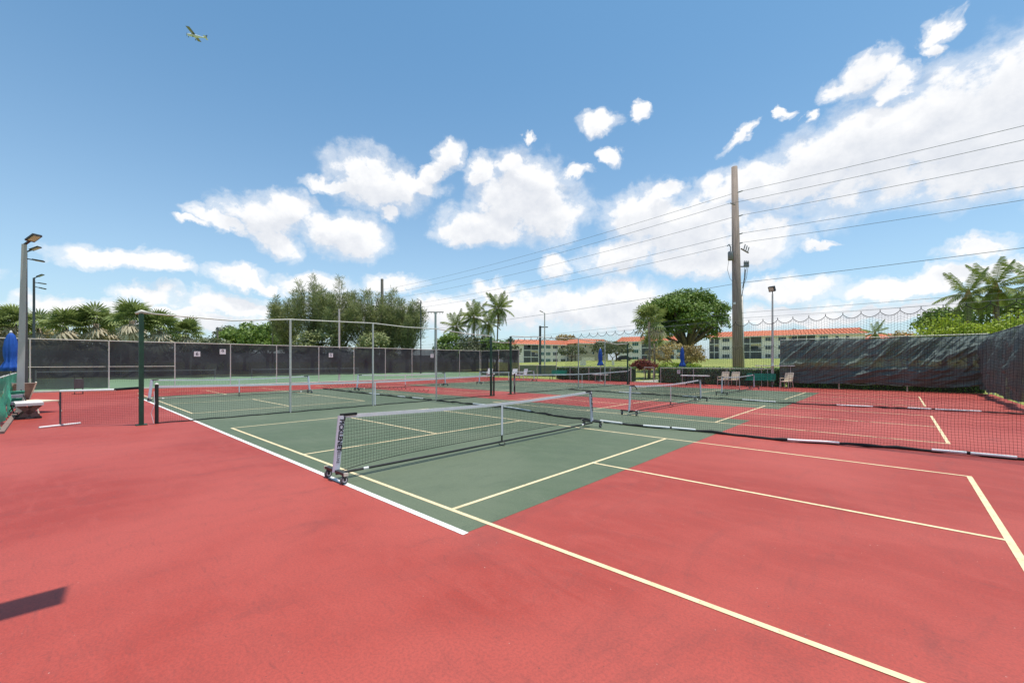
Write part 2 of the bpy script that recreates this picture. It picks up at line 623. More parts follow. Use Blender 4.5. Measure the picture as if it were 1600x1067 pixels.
M['blackmetal'] = mat('black_steel', (0.025, 0.024, 0.024), 0.4, 0.2)
M['rubber'] = mat('grey_rubber', (0.09, 0.085, 0.085), 0.7, 0.2)
M['galv'] = mat('galvanised_steel', (0.58, 0.55, 0.50), 0.5, 0.12, 8, metal=0.1)
M['postgreen'] = mat('dark_green_paint', (0.018, 0.06, 0.035), 0.5, 0.3, 5)
M['darkpost'] = mat('dark_lamp_steel', (0.07, 0.075, 0.08), 0.5, 0.2)
M['paleconc'] = mat('pale_concrete_pole', (0.42, 0.41, 0.40), 0.8, 0.12, 4, stretch=(1, 1, 0.2))
M['lens'] = mat('lamp_lens', (0.55, 0.5, 0.42), 0.3, 0.3, 20)
M['wood'] = mat('weathered_wood', (0.30, 0.235, 0.20), 0.85, 0.4, 6, stretch=(3, 3, 0.12), bump=0.5, bscale=20)
M['screen'] = screen_mat('black_windscreen', (0.044, 0.050, 0.054), 0.86, 0.3)
M['tarp'] = screen_mat('dark_green_windscreen', (0.125, 0.158, 0.145), 0.94, 0.3)
M['teal'] = screen_mat('teal_windscreen', (0.05, 0.13, 0.10), 0.9, 0.3)
M['greennet'] = screen_mat('bright_green_netting', (0.05, 0.36, 0.23), 0.86, 0.4)
M['blue'] = mat('blue_canvas', (0.012, 0.085, 0.40), 0.7, 0.2, 5)
M['beige'] = mat('beige_sling', (0.72, 0.59, 0.43), 0.7, 0.1)
M['cream'] = mat('cream_frame', (0.66, 0.58, 0.48), 0.5, 0.08)
M['benchgreen'] = mat('green_bench_paint', (0.02, 0.30, 0.19), 0.5, 0.2)
M['greywood'] = mat('grey_bench_wood', (0.20, 0.14, 0.12), 0.8, 0.3, 8)
M['benchtop'] = mat('pale_bench_top', (0.62, 0.58, 0.58), 0.8, 0.1)
M['rooftile'] = mat('orange_roof_tile', (0.52, 0.125, 0.06), 0.8, 0.25, 2.5, col2=(0.68, 0.25, 0.15))
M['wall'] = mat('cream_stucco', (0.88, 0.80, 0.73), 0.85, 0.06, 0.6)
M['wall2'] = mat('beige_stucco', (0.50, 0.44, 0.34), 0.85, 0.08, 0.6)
M['slab'] = mat('white_slab', (0.82, 0.80, 0.78), 0.8, 0.05)
M['glass'] = mat('dark_window_glass', (0.035, 0.055, 0.06), 0.08, 0.3, 1.5, spec=0.6)
M['teal_glass'] = mat('teal_window_glass', (0.06, 0.15, 0.14), 0.1, 0.3, 1.5, spec=0.6)
M['mesh'] = mat('porch_screen', (0.10, 0.105, 0.11), 0.8, 0.3, 1.0)
M['bark'] = mat('bark', (0.14, 0.11, 0.085), 0.9, 0.3, 6, bump=0.5, bscale=14)
M['palmtrunk'] = mat('palm_trunk', (0.27, 0.22, 0.17), 0.9, 0.25, 5, stretch=(1, 1, 4), bump=0.5, bscale=10)
M['coco'] = leaf_mat('coconut_frond', (0.09, 0.14, 0.03), (0.32, 0.36, 0.09), 0.3)
M['coco_dead'] = leaf_mat('dry_frond', (0.22, 0.14, 0.05), (0.40, 0.29, 0.12), 0.25)
M['sabal'] = leaf_mat('sabal_fan', (0.095, 0.15, 0.04), (0.38, 0.42, 0.14), 0.25)
M['sabal_dead'] = leaf_mat('sabal_dead_fan', (0.32, 0.25, 0.15), (0.62, 0.53, 0.36), 0.2)
M['ficus'] = leaf_mat('ficus_leaf', (0.05, 0.115, 0.02), (0.26, 0.35, 0.065), 0.25)
M['casu'] = leaf_mat('needle_foliage', (0.1, 0.14, 0.055), (0.4, 0.41, 0.17), 0.3)
M['hedge'] = leaf_mat('hedge_leaf', (0.03, 0.085, 0.022), (0.13, 0.28, 0.08), 0.2)
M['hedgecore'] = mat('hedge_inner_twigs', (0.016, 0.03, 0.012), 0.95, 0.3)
M['olive'] = leaf_mat('olive_leaf', (0.07, 0.09, 0.045), (0.22, 0.24, 0.12), 0.25)
M['bronze'] = leaf_mat('bronze_leaf', (0.22, 0.16, 0.06), (0.55, 0.42, 0.16), 0.3)
M['lime'] = leaf_mat('lime_leaf', (0.17, 0.26, 0.02), (0.5, 0.58, 0.06), 0.35)
M['redleaf'] = leaf_mat('red_leaf', (0.10, 0.015, 0.012), (0.30, 0.06, 0.035), 0.25)
M['mid'] = leaf_mat('mid_green_leaf', (0.06, 0.13, 0.022), (0.25, 0.34, 0.065), 0.3)
M['signwhite'] = mat('white_sign', (0.75, 0.75, 0.74), 0.5, 0.04)
M['ink'] = mat('dark_print', (0.02, 0.02, 0.03), 0.6, 0.1)
M['plane'] = mat('aircraft_paint', (0.60, 0.64, 0.72), 0.35, 0.15)
M['planedark'] = mat('aircraft_dark_trim', (0.17, 0.18, 0.20), 0.4, 0.2)
M['ceramic'] = mat('grey_transformer', (0.22, 0.23, 0.24), 0.5, 0.15)


# ------------------------------------------------------------------ terrain, courts
def gz(x, y):
    def ss(t, a, b):
        t = max(0.0, min(1.0, (t - a) / (b - a)))
        return t * t * (3 - 2 * t)
    return -0.03 + 2.7 * ss(y, 38, 135) * (0.55 + 0.45 * ss(x, -105, -45))


def build_ground():
    xs = [-3000, -1200, -600] + list(range(-400, -60, 20)) + list(range(-60, 60, 6)) + list(range(60, 400, 20)) + [600, 1200, 3000]
    ys = [-3000, -1000, -300, -100, -40, -10] + list(range(0, 220, 6)) + [260, 320, 420, 600, 1000, 1800, 3000]
    mb = MB()
    for y in ys:
        for x in xs:
            mb.v.append((x, y, gz(x, y)))
    n = len(xs)
    for j in range(len(ys) - 1):
        for i in range(n - 1):
            mb.f.append((j * n + i, j * n + i + 1, (j + 1) * n + i + 1, (j + 1) * n + i))
    tag(mb.build('grass_ground', M['grass'], smooth=True), kind='structure')


build_ground()


def sheet(name, x0, x1, y0, y1, z, m, parent=None):
    return MB().quad((x0, y0, z), (x1, y0, z), (x1, y1, z), (x0, y1, z)).build(name, m, parent)


court = sheet('court_surface', -23.1, 16.3, -4.6, 30.4, 0.0, M['red'])
tag(court, kind='structure')
GX0, GX1 = -14.3, 9.46
sheet('green_court', GX0, GX1, -0.33, 10.65, 0.002, M['green'], court)
sheet('green_court', GX0, GX1, 14.55, 25.55, 0.002, M['green'], court)
tag(sheet('practice_court', -52, -23.3, -30, 60, 0.0, M['green2']), kind='structure')
tag(MB().box((-22.7, 13, 0.03), (0.7, 34.5, 0.08)).build('court_edging', M['concrete']), kind='structure')
tag(MB().box((-3.2, 36.5, 0.0), (2.0, 11.6, 0.06)).build('footpath', M['concrete']), kind='structure')


def hline(x0, x1, y, w, m, z=0.004):
    sheet('court_line', x0, x1, y - w / 2, y + w / 2, z, m, court)


def vline(x, y0, y1, w, m, z=0.004):
    sheet('court_line', x - w / 2, x + w / 2, y0, y1, z, m, court)


hline(GX0, 9.48, -0.34, 0.075, M['wline'])
hline(GX0, 9.48, 25.55, 0.075, M['wline'])
Y = M['yline']
for (cx0, cy0) in ((0, 0), (-17.98, 0), (0, 9.5), (-17.98, 9.5), (0, 19.45), (-17.98, 19.45)):
    L, W, lw = 13.41, 6.1, 0.055
    hline(cx0 - lw / 2, cx0 + L + lw / 2, cy0, lw, Y)
    hline(cx0 - lw / 2, cx0 + L + lw / 2, cy0 + W, lw, Y)
    bw = 0.06 if cx0 == 0 else lw
    vline(cx0, cy0 + lw / 2, cy0 + W - lw / 2, lw, Y)
    vline(cx0 + L, cy0 + lw / 2, cy0 + W - lw / 2, bw, Y)
    for kx in (4.572, 8.839):
        vline(cx0 + kx, cy0 + lw / 2, cy0 + W - lw / 2, lw, Y)
    hline(cx0 + lw / 2, cx0 + 4.572 - lw / 2, cy0 + W / 2, lw, Y)
    hline(cx0 + 8.839 + lw / 2, cx0 + L - bw / 2, cy0 + W / 2, lw, Y)


# ------------------------------------------------------------------ nets
def cords(mb, paths, r):
    """each path: list of points; square-section cords"""
    for p in paths:
        mb.tube(p, r, 3, cap=False)


def text_mesh(body, size, m, name, parent, M4, bold=False):
    cu = bpy.data.curves.new('t', 'FONT')
    cu.body = body
    cu.size = size
    cu.align_x = 'CENTER'
    cu.align_y = 'CENTER'
    cu.extrude = 0.0006
    cu.offset = 0.0035 if bold else 0.0
    o = bpy.data.objects.new('t', cu)
    COL.objects.link(o)
    bpy.context.view_layer.update()
    me = bpy.data.meshes.new_from_object(o.evaluated_get(bpy.context.evaluated_depsgraph_get()))
    bpy.data.objects.remove(o)
    me.materials.clear()
    me.materials.append(m)
    me.transform(M4)
    return link(name, me, parent)


def caster(mb_f, mb_w, x, y, z, r=0.05):
    mb_f.box((x, y - 0.026, z + 0.035), (0.03, 0.006, 0.09))
    mb_f.box((x, y + 0.026, z + 0.035), (0.03, 0.006, 0.09))
    mb_f.box((x, y, z + 0.083), (0.06, 0.07, 0.012))
    prof = [(r * 0.5, -0.017), (r * 0.92, -0.017), (r, -0.009), (r, 0.009), (r * 0.92, 0.017), (r * 0.5, 0.017)]
    n = 14
    base = len(mb_w.v)
    for (rr, w) in prof:
        for k in range(n):
            a = 2 * math.pi * k / n
            mb_w.v.append((x + rr * math.cos(a), y + w, z + rr * math.sin(a)))
    for i in range(len(prof) - 1):
        for k in range(n):
            a0, a1 = base + i * n + k, base + i * n + (k + 1) % n
            mb_w.f.append((a0, a1, a1 + n, a0 + n))
    mb_w.f.append(tuple(base + k for k in range(n)))
    mb_w.f.append(tuple(base + (len(prof) - 1) * n + n - 1 - k for k in range(n)))


def portable_net(label, x, y0, y1, sp=0.045, printed=False, loose=False, cr=0.0021):
    """net runs along local X (world +Y); local -Y is world +X (towards the camera)"""
    cyy = (y0 + y1) / 2
    t = thing('portable_net', label, 'net', (x, cyy, 0), R(90), 'wheeled pickleball nets')
    h = (y1 - y0) / 2
    H0, H1 = 0.94, 0.87
    for s in (-1, 1):
        fr = MB().box((s * h, 0, 0.142), (0.055, 0.60, 0.036))
        fr.tube([(s * (h - 0.3), 0, 0.10), (s * h, 0, 0.10)], 0.02, 8)
        base = fr.build('base_frame', M['blackmetal'], t)
        for q in (-1, 1):
            MB().box((s * h, q * 0.307, 0.142), (0.062, 0.02, 0.044)).build('end_cap', M['cream'], base)
            f_, w_ = MB(), MB()
            caster(f_, w_, s * h, q * 0.25, 0.056, 0.056)
            wl = w_.build('wheel', M['rubber'], t)
            f_.build('caster_fork', M['blackmetal'], t)
            MB().tube([(s * h, q * 0.25 - 0.0215, 0.056), (s * h, q * 0.25 + 0.0215, 0.056)], 0.032, 12).build('hub', M['benchtop'], wl)
        # post: oval steel upright in a printed vinyl sleeve, leaning inwards under the tension
        top = Vector((s * (h - 0.085), 0, H0))
        bot = Vector((s * h, 0, 0.13))
        MB().tube([bot, top], 0.022, 10).build('post', M['blackmetal'], t)
        w = 0.055
        sl = MB()
        n = 12
        prev = None
        for k, zz in enumerate((0.0, 0.5, 0.985)):
            c = bot.lerp(top, zz)
            ring = []
            for i in range(n):
                a = 2 * math.pi * i / n
                ring.append((c.x + w * math.cos(a), 0.027 * math.sin(a), c.z))
            b0 = len(sl.v)
            sl.v += ring
            if prev is not None:
                for i in range(n):
                    sl.f.append((prev + i, prev + (i + 1) % n, b0 + (i + 1) % n, b0 + i))
            prev = b0
        slv = sl.build('post_sleeve', M['sleeve'], t, smooth=True)
        if printed:
            mid = bot.lerp(top, 0.54)
            ax = (bot - top).normalized()           # reading direction: downwards
            upv = Vector((1, 0, 0)) * (1)           # letter tops towards +X(local)
            upv = (upv - ax * upv.dot(ax)).normalized()
            nrm = ax.cross(upv)
            if nrm.y > 0:
                upv = -upv
                nrm = ax.cross(upv)
            B = Matrix((ax, upv, nrm)).transposed().to_4x4()
            text_mesh('PICKLENET', 0.092, M['ink'], 'lettering', slv, Matrix.Translation(bot.lerp(top, 0.64) + Vector((0, -0.0285, 0))) @ B, True)
            text_mesh('DELUXE', 0.058, M['ink'], 'lettering', slv, Matrix.Translation(bot.lerp(top, 0.28) + Vector((0, -0.0285, 0))) @ B)
        # strap wrapping the end of the tape
        st = MB().box((s * (h - 0.19), 0, H0 - 0.005), (0.24, 0.05, 0.034))
        if loose:
            st.tube([(s * (h - 0.3), -0.01, H0), (s * (h - 0.36), -0.05, H0 - 0.06), (s * (h - 0.42), -0.06, H0 - 0.14)], 0.016, 5)
        st.build('end_strap', M['black'], t)
        MB().box((s * (h - 0.12), -0.02, H0 - 0.055), (0.018, 0.02, 0.05)).build('buckle', M['black'], t)
    N = 40
    hh = h - 0.09

    def ztop(u):
        return H1 + (H0 - H1) * abs(u) ** 1.6

    def zbot(u):
        return 0.13 + 0.085 * (1 - abs(u) ** 5)

    tp = MB()
    for i in range(N):
        u0, u1 = -1 + 2 * i / N, -1 + 2 * (i + 1) / N
        for sgn in (-1, 1):
            a = (u0 * hh, sgn * 0.006, ztop(u0))
            b = (u1 * hh, sgn * 0.006, ztop(u1))
            c = (u1 * hh, sgn * 0.006, ztop(u1) - 0.052)
            d = (u0 * hh, sgn * 0.006, ztop(u0) - 0.052)
            tp.quad(a, b, c, d) if sgn < 0 else tp.quad(d, c, b, a)
        tp.quad((u0 * hh, -0.006, ztop(u0)), (u0 * hh, 0.006, ztop(u0)), (u1 * hh, 0.006, ztop(u1)), (u1 * hh, -0.006, ztop(u1)))
    tp.build('top_tape', M['tape'], t)
    nm = MB()
    nx = int(2 * hh / sp)
    pv = []
    for i in range(nx + 1):
        u = -1 + 2 * i / nx
        yy = 0.012 * math.sin(u * 9)
        pv.append([(u * hh, 0, ztop(u) - 0.05), (u * hh, yy, (ztop(u) + zbot(u)) / 2), (u * hh, 0, zbot(u))])
    nz = max(6, int(0.68 / sp))
    for k in range(1, nz + 1):
        row = []
        for i in range(0, 21):
            u = -1 + 2 * i / 20
            z = ztop(u) - 0.05 + (zbot(u) - ztop(u) + 0.05) * k / nz
            row.append((u * hh, 0.012 * math.sin(u * 9) * 4 * (k / nz) * (1 - k / nz), z))
        pv.append(row)
    cords(nm, pv, cr)
    nm.build('net_mesh', M['black'], t)
    MB().tube([(-1 * hh + 2 * hh * i / 24, 0, zbot(-1 + 2 * i / 24)) for i in range(25)], 0.006, 5).build('bottom_cord', M['black'], t)
    MB().tube([(-h, 0, 0.10), (-h * 0.5, 0, 0.085), (0, 0, 0.085), (h * 0.5, 0, 0.085), (h, 0, 0.10)], 0.019, 8).build('bottom_bar', M['blackmetal'], t)
    for s in (-1, 1):
        MB().tube([(s * (h - 0.42), 0, 0.098), (s * (h - 0.5), 0, 0.096)], 0.021, 8).build('bar_joint', M['white'], t)
    MB().box((0, -0.008, (0.21 + H1) / 2), (0.05, 0.006, H1 - 0.21)).build('centre_strap', M['tape'], t)
    ft = MB().tube([(0, 0, 0.22), (0, 0, 0.09)], 0.018, 6)
    ring = [(0, 0.09 * math.cos(a), 0.052 + 0.042 * math.sin(a)) for a in np.linspace(0, 2 * math.pi, 13)]
    ft.tube(ring, 0.009, 5, cap=False)
    ft.build('centre_foot', M['blackmetal'], t)
    return t


portable_net('nearest wheeled net with printed white post sleeves, standing across the green court in front', 6.69, -0.36, 6.50, 0.045, True)
portable_net('wheeled net just behind the nearest hanging net, strap dangling off its post', 6.3, 9.35, 16.0, 0.05, False, True)
portable_net('small distant wheeled net in front of the cream chairs and green bench', 6.0, 20.0, 26.6, 0.06)
portable_net('wheeled net on the court behind the tennis net, nearest to the tall green post', -11.28, -0.3, 6.45, 0.06)
portable_net('wheeled net behind the tennis net, in front of the middle of the black windscreen', -11.28, 9.2, 15.9, 0.07)
portable_net('farthest wheeled net, seen past the gap between the two dark green post pairs', -11.28, 19.2, 25.9, 0.08)


def tennis_net(label, x, y0, y1, sp=0.05, cr=0.0018):
    t = thing('tennis_net', label, 'net', (x, 0, 0), 0, 'tennis nets')
    N = 40
    cyy, h = (y0 + y1) / 2, (y1 - y0) / 2

    def zt(u):
        return 0.95 + 0.10 * abs(u) ** 1.5

    for s in (-1, 1):
        MB().tube([(0, cyy + s * h, 0), (0, cyy + s * h, 1.08)], 0.043, 10).build('post', M['blackmetal'], t)
        MB().lathe([(0.046, 1.08), (0.05, 1.09), (0.03, 1.12), (0.004, 1.13)], 10, (0, cyy + s * h, 0)).build('post_cap', M['galv'], t)
    MB().tube([(0.03, y0 - 0.06, 0.9), (0.06, y0 - 0.05, 0.55), (0.02, y0 - 0.12, 0.3), (0.05, y0 - 0.07, 0.03)], 0.008, 5).build('loose_rope', M['tape'], t)
    tp = MB()
    for i in range(N):
        u0, u1 = -1 + 2 * i / N, -1 + 2 * (i + 1) / N
        p0, p1 = cyy + u0 * h, cyy + u1 * h
        z0, z1 = zt(u0), zt(u1)
        for sx in (-0.007, 0.007):
            tp.quad((sx, p0, z0 - 0.06), (sx, p1, z1 - 0.06), (sx, p1, z1), (sx, p0, z0))
        tp.quad((-0.007, p0, z0), (0.007, p0, z0), (0.007, p1, z1), (-0.007, p1, z1))
    tp.build('top_tape', M['tape'], t)
    nm = MB()
    pv = []
    nx = int(2 * h / sp)
    for i in range(nx + 1):
        u = -1 + 2 * i / nx
        p = cyy + u * h
        b = 0.025 * math.sin(p * 2.1) + 0.015 * math.sin(p * 5.3)
        pv.append([(0, p, zt(u) - 0.06), (b, p, 0.5), (b * 0.7, p, 0.03)])
    nz = int(0.9 / sp)
    for k in range(1, nz + 1):
        row = []
        for i in range(31):
            u = -1 + 2 * i / 30
            p = cyy + u * h
            b = 0.025 * math.sin(p * 2.1) + 0.015 * math.sin(p * 5.3)
            f = k / nz
            row.append((b * min(1, 2 * f) * (1 - 0.3 * f), p, (zt(u) - 0.06) * (1 - f) + 0.03 * f))
        pv.append(row)
    cords(nm, pv, cr)
    nm.build('net_mesh', M['black'], t)
    MB().tube([(0.02 * math.sin(i * 1.3), cyy - h + 2 * h * i / 40, 0.022 + 0.012 * math.sin(i * 2.1)) for i in range(41)], 0.016, 5).build('bottom_cord', M['black'], t)
    MB().box((0.012, cyy, 0.48), (0.006, 0.05, 0.92)).build('centre_strap', M['tape'], t)


tennis_net('long tennis net with white top tape running away from the tall green post', -2.42, -1.18, 11.95)
tennis_net('far tennis net with white top tape between the gap posts and the hedge', -2.42, 13.5, 26.5, 0.07)

# tall pole frame over the tennis nets
t = thing('divider_frame', 'tall frame of pale and dark green posts with one top pipe above the tennis nets', 'frame', (-2.42, 0, 0))
for (yy, hgt, kind) in ((-1.5, 3.0, 'g'), (2.28, 3.12, 's'), (5.3, 3.2, 's'), (8.35, 3.16, 's'), (11.75, 2.98, 'g'), (13.2, 3.05, 'g'), (19.6, 3.2, 's'), (22.9, 3.15, 's'), (26.25, 3.12, 'g')):
    if kind == 'g':
        w = 0.10 if yy < 0 else 0.085
        p = MB().box((0, yy, hgt / 2), (w, w, hgt)).build('post', M['postgreen'], t)
        MB().box((0, yy, 0.012), (0.24, 0.24, 0.02)).build('foot_plate', M['postgreen'], p)
    else:
        MB().tube([(0, yy, 0), (0, yy, hgt)], 0.033, 10).build('post', M['galv'], t)
pts = []
prof = [(-1.5, 3.03), (-0.6, 3.0), (0.6, 2.97), (2.28, 3.13), (3.8, 3.17), (5.3, 3.21), (6.8, 3.15), (8.35, 3.17), (10, 3.05), (11.75, 3.0)]
MB().tube([(0, a, b) for a, b in prof], 0.02, 8).build('top_pipe', M['galv'], t, smooth=True)
MB().tube([(0, -1.62, 3.0), (0, -1.5, 3.06), (0, -1.3, 3.03)], [0.03, 0.055, 0.025], 8).build('pipe_elbow', M['galv'], t, smooth=True)
MB().tube([(0, 11.75, 2.74), (0, 12.5, 2.70), (0, 13.2, 2.72)], 0.022, 8).build('gap_rail', M['galv'], t)
MB().tube([(0, a, b) for a, b in ((13.2, 3.06), (15.5, 3.12), (19.6, 3.2), (21, 3.08), (22.9, 3.1), (24.6, 2.98), (26.25, 3.1))], 0.024, 8).build('top_pipe', M['galv'], t, smooth=True)


# ------------------------------------------------------------------ hanging divider nets
def lerp_path(path, x):
    for (a, b), (c, d) in zip(path[:-1], path[1:]):
        if x <= c:
            f = (x - a) / (c - a)
            f = f * f * (3 - 2 * f)
            return b + (d - b) * max(0, f)
    return path[-1][1]


def hanging_net(label, path, ytop, x0, x1, h0, h1, hook=0.29, sp=0.046, pipes=(), cr=0.0017, bundle=0.03, rope=0.0065):
    t = thing('hanging_net', label, 'net', (0, 0, 0), 0, 'hanging divider nets')
    L = x1 - x0

    def zc(x):
        return h0 + (h1 - h0) * (x - x0) / L

    nh = int(L / hook)
    hk = L / nh

    def zt(x):
        f = ((x - x0) / hk) % 1.0
        return zc(x) - 0.085 * (1 - (2 * f - 1) ** 2)

    def pos(x, v):
        # v 0 top .. 1 bottom
        yb = lerp_path(path, x)
        wav = 0.05 * math.sin(x * 2.3) + 0.03 * math.sin(x * 5.9 + 1)
        y = ytop + (yb - ytop) * v ** 1.5 + wav * math.sin(v * math.pi) * 0.8
        z = zt(x) + (0.05 - zt(x)) * v + 0.012 * math.sin(x * 7.0 + v * 3) * math.sin(v * math.pi)
        return (x + 0.02 * math.sin(v * 9 + x * 1.7) * v, y, z)

    nm = MB()
    pv = []
    nx = int(L / sp)
    for i in range(nx + 1):
        x = x0 + L * i / nx
        pv.append([pos(x, v) for v in (0, 0.2, 0.4, 0.6, 0.8, 1.0)])
    nz = int(h0 / sp)
    for k in range(1, nz):
        v = k / nz
        m = int(L / 0.145)
        pv.append([pos(x0 + L * i / m, v) for i in range(m + 1)])
    cords(nm, pv, cr)
    nm.build('net_mesh', M['black'], t)
    m = nh * 8
    MB().tube([(x0 + L * i / m, ytop, zt(x0 + L * i / m)) for i in range(m + 1)], rope, 5).build('scalloped_rope', M['black'], t)
    hkm = MB()
    for i in range(nh + 1):
        x = x0 + hk * i
        hkm.box((x, ytop, zc(x) + 0.02), (0.012, 0.012, 0.05))
    hkm.build('hook_row', M['blackmetal'], t)['kind'] = 'stuff'
    MB().tube([(x0 - 0.3, ytop, zc(x0) + 0.05), ((x0 + x1) / 2, ytop, zc((x0 + x1) / 2) + 0.045), (x1 + 0.6, ytop, zc(x1) + 0.06)], 0.002, 4).build('support_cable', M['galv'], t)
    bp = []
    m = int(L / 0.18)
    for i in range(m + 1):
        x = x0 + L * i / m
        bp.append((x, lerp_path(path, x) + 0.012 * math.sin(i * 2.7), 0.03 + 0.02 * math.sin(i * 1.1) * math.sin(i * 0.23)))
    rr = [bundle * (0.75 + 0.45 * abs(math.sin(i * 0.37) * math.sin(i * 1.9))) for i in range(m + 1)]
    MB().tube(bp, rr, 6).build('gathered_hem', M['black'], t, smooth=True)
    for (a, b) in pipes:
        q = [(a + (b - a) * k / 5, lerp_path(path, a + (b - a) * k / 5) - 0.035, 0.052) for k in range(6)]
        MB().tube(q, 0.024, 8).build('weight_pipe', M['white'], t)
    return t


hanging_net('nearest black hanging net with scalloped top rope, white weight pipes along its gathered hem',
            [(-2.3, 8.2), (1.6, 8.2), (5.5, 7.42), (7.4, 7.3), (9.2, 7.52), (10.9, 7.5), (11.7, 7.78), (12.8, 8.1), (14.2, 8.22), (18.5, 8.35)],
            8.0, -2.2, 18.2, 2.38, 2.82, 0.29, 0.046,
            [(0.2, 1.5), (1.9, 3.5), (6.45, 7.15), (7.75, 8.4), (8.45, 9.0), (10.9, 11.75), (13.1, 13.55), (13.6, 14.15)], 0.0019, 0.032)
hanging_net('second black hanging net, farther back, with thin white weight pipes on the red court',
            [(-2.3, 18.2), (2, 18.0), (6.8, 17.5), (9, 17.2), (11, 17.35), (13.3, 17.8), (15.5, 18.1), (17.5, 18.1)],
            17.7, -2.2, 16.1, 2.3, 2.45, 0.32, 0.06,
            [(1.3, 2.6), (4.9, 5.6), (7.6, 8.9), (10.9, 11.95), (12.9, 13.5), (13.6, 14.7)], 0.0019, 0.026)
hanging_net('low collapsed hanging net with white weight pipes on the far side of the tennis net',
            [(-14, 8.35), (-9, 8.2), (-5.4, 8.2), (-2.6, 8.25)],
            8.1, -14, -2.65, 0.42, 0.46, 0.35, 0.07,
            [(-7.9, -6.9), (-5.2, -4.6), (-4.0, -3.2)], 0.0018, 0.036)

# side practice net on a plastic pipe stand
t = thing('practice_net', 'low net on a white plastic pipe stand left of the tall green post', 'net', (0, 0, 0))
A, B = Vector((-3.7, -2.98, 0)), Vector((-2.5, -1.56, 0))
ax = (B - A).normalized()
nr = Vector((0.45, -0.89, 0)).normalized()
MB().tube([A + Vector((0, 0, 0.03)), A + Vector((0, 0, 0.93))], 0.022, 8).build('upright', M['rubber'], t)
MB().tube([A + nr * 0.42 + Vector((0, 0, 0.03)), A - nr * 0.42 + Vector((0, 0, 0.03))], 0.026, 8).build('foot_pipe', M['white'], t)
MB().tube([A + Vector((0, 0, 0.93)), A.lerp(B, 0.72) + Vector((0, 0, 0.955))], 0.03, 8).build('top_pipe', M['white'], t)
MB().tube([A.lerp(B, 0.70) + Vector((0, 0, 0.965)), B + Vector((0, 0, 1.0))], 0.036, 8).build('foam_sleeve', M['black'], t)
pv = []
for i in range(45):
    p = A.lerp(B, i / 44)
    pv.append([p + Vector((0, 0, 0.93)), p + Vector((0.01 * math.sin(i), 0.01, 0.5)), p + Vector((0, 0, 0.04))])
for k in range(1, 20):
    pv.append([A + Vector((0, 0, 0.93 - k * 0.0465)), A.lerp(B, 0.5) + Vector((0.012, -0.01, 0.93 - k * 0.0465)), B + Vector((0, 0, 0.95 - k * 0.0465))])
mb = MB()
cords(mb, pv, 0.0018)
mb.build('net_mesh', M['black'], t)

# ------------------------------------------------------------------ back fence with windscreen
def rippled(p0, p1, z0, z1, n=14, m=6, amp=0.02, seed=0.0):
    mb = MB()
    p0, p1 = Vector(p0), Vector(p1)
    d = p1 - p0
    nrm = Vector((-d.y, d.x, 0)).normalized()
    for j in range(m + 1):
        for i in range(n + 1):
            u, v = i / n, j / m
            q = p0 + d * u
            o = amp * mnoise.noise(Vector((u * d.length * 1.1 + seed, v * 2.2, seed))) * 2
            edge = 0.015 * math.sin(u * math.pi * 4) if j == 0 else 0
            mb.v.append((q.x + nrm.x * o, q.y + nrm.y * o, z0 + (z1 - z0) * v + edge))
    for j in range(m):
        for i in range(n):
            a = j * (n + 1) + i
            mb.f.append((a, a + 1, a + n + 2, a + n + 1))
    return mb


t = thing('windscreen_fence', 'long black windscreen fence on steel posts along the far left of the courts', 'fence', (-23, 0, 0))
fy = [-7.2, -4.0, -0.82, 2.37, 5.55, 8.62, 11.86, 14.94, 18.05, 21.0, 23.86, 27.17, 30.2]
for yy in fy:
    MB().tube([(0, yy, 0), (0, yy, 3.02)], 0.036, 8).build('post', M['galv'], t)
for a, b in zip(fy[:-1], fy[1:]):
    i = fy.index(a)
    MB().tube([(0, a, 3.0), (0, b, 3.0)], 0.024, 6).build('top_rail', M['galv'], t)
    MB().tube([(0.02, a, 1.42), (0.02, b, 1.42)], 0.016, 6).build('middle_rail', M['galv'], t) if i < 3 else None
    rippled((-0.03, a + 0.04, 0), (-0.03, b - 0.04, 0), 0.14 if i < 2 else 0.62, 2.97, seed=i * 3.1, amp=0.06).build('windscreen_panel', M['screen'], t, smooth=True)
# the fence turns the corner
t2 = thing('windscreen_fence', 'short black windscreen fence behind the white patio chairs at the far corner', 'fence', (0, 30.3, 0))
fx = [-22.9, -20, -17]
for xx in fx:
    MB().tube([(xx, 0, 0), (xx, 0, 3.02)], 0.036, 8).build('post', M['galv'], t2)
for a, b in zip(fx[:-1], fx[1:]):
    MB().tube([(a, 0, 3.0), (b, 0, 3.0)], 0.024, 6).build('top_rail', M['galv'], t2)
    rippled((a + 0.04, 0.03, 0), (b - 0.04, 0.03, 0), 0.2, 2.95, seed=a, amp=0.06).build('windscreen_panel', M['screen'], t2, smooth=True)
t3 = thing('low_fence', 'low fence with faded teal windscreen between black windscreen and dark hedge', 'fence', (0, 30.3, 0))
fx = [-16.9, -14.5, -12.1]
for xx in fx:
    MB().tube([(xx, 0, 0), (xx, 0, 3.0 if xx == -12.1 else 1.4)], 0.033, 8).build('post', M['galv'], t3)
for a, b in zip(fx[:-1], fx[1:]):
    MB().tube([(a, 0, 1.38), (b, 0, 1.38)], 0.02, 6).build('top_rail', M['galv'], t3)
    rippled((a + 0.04, -0.03, 0), (b - 0.04, -0.03, 0), 0.25, 1.35, seed=a, amp=0.05).build('windscreen_panel', M['teal'], t3, smooth=True)
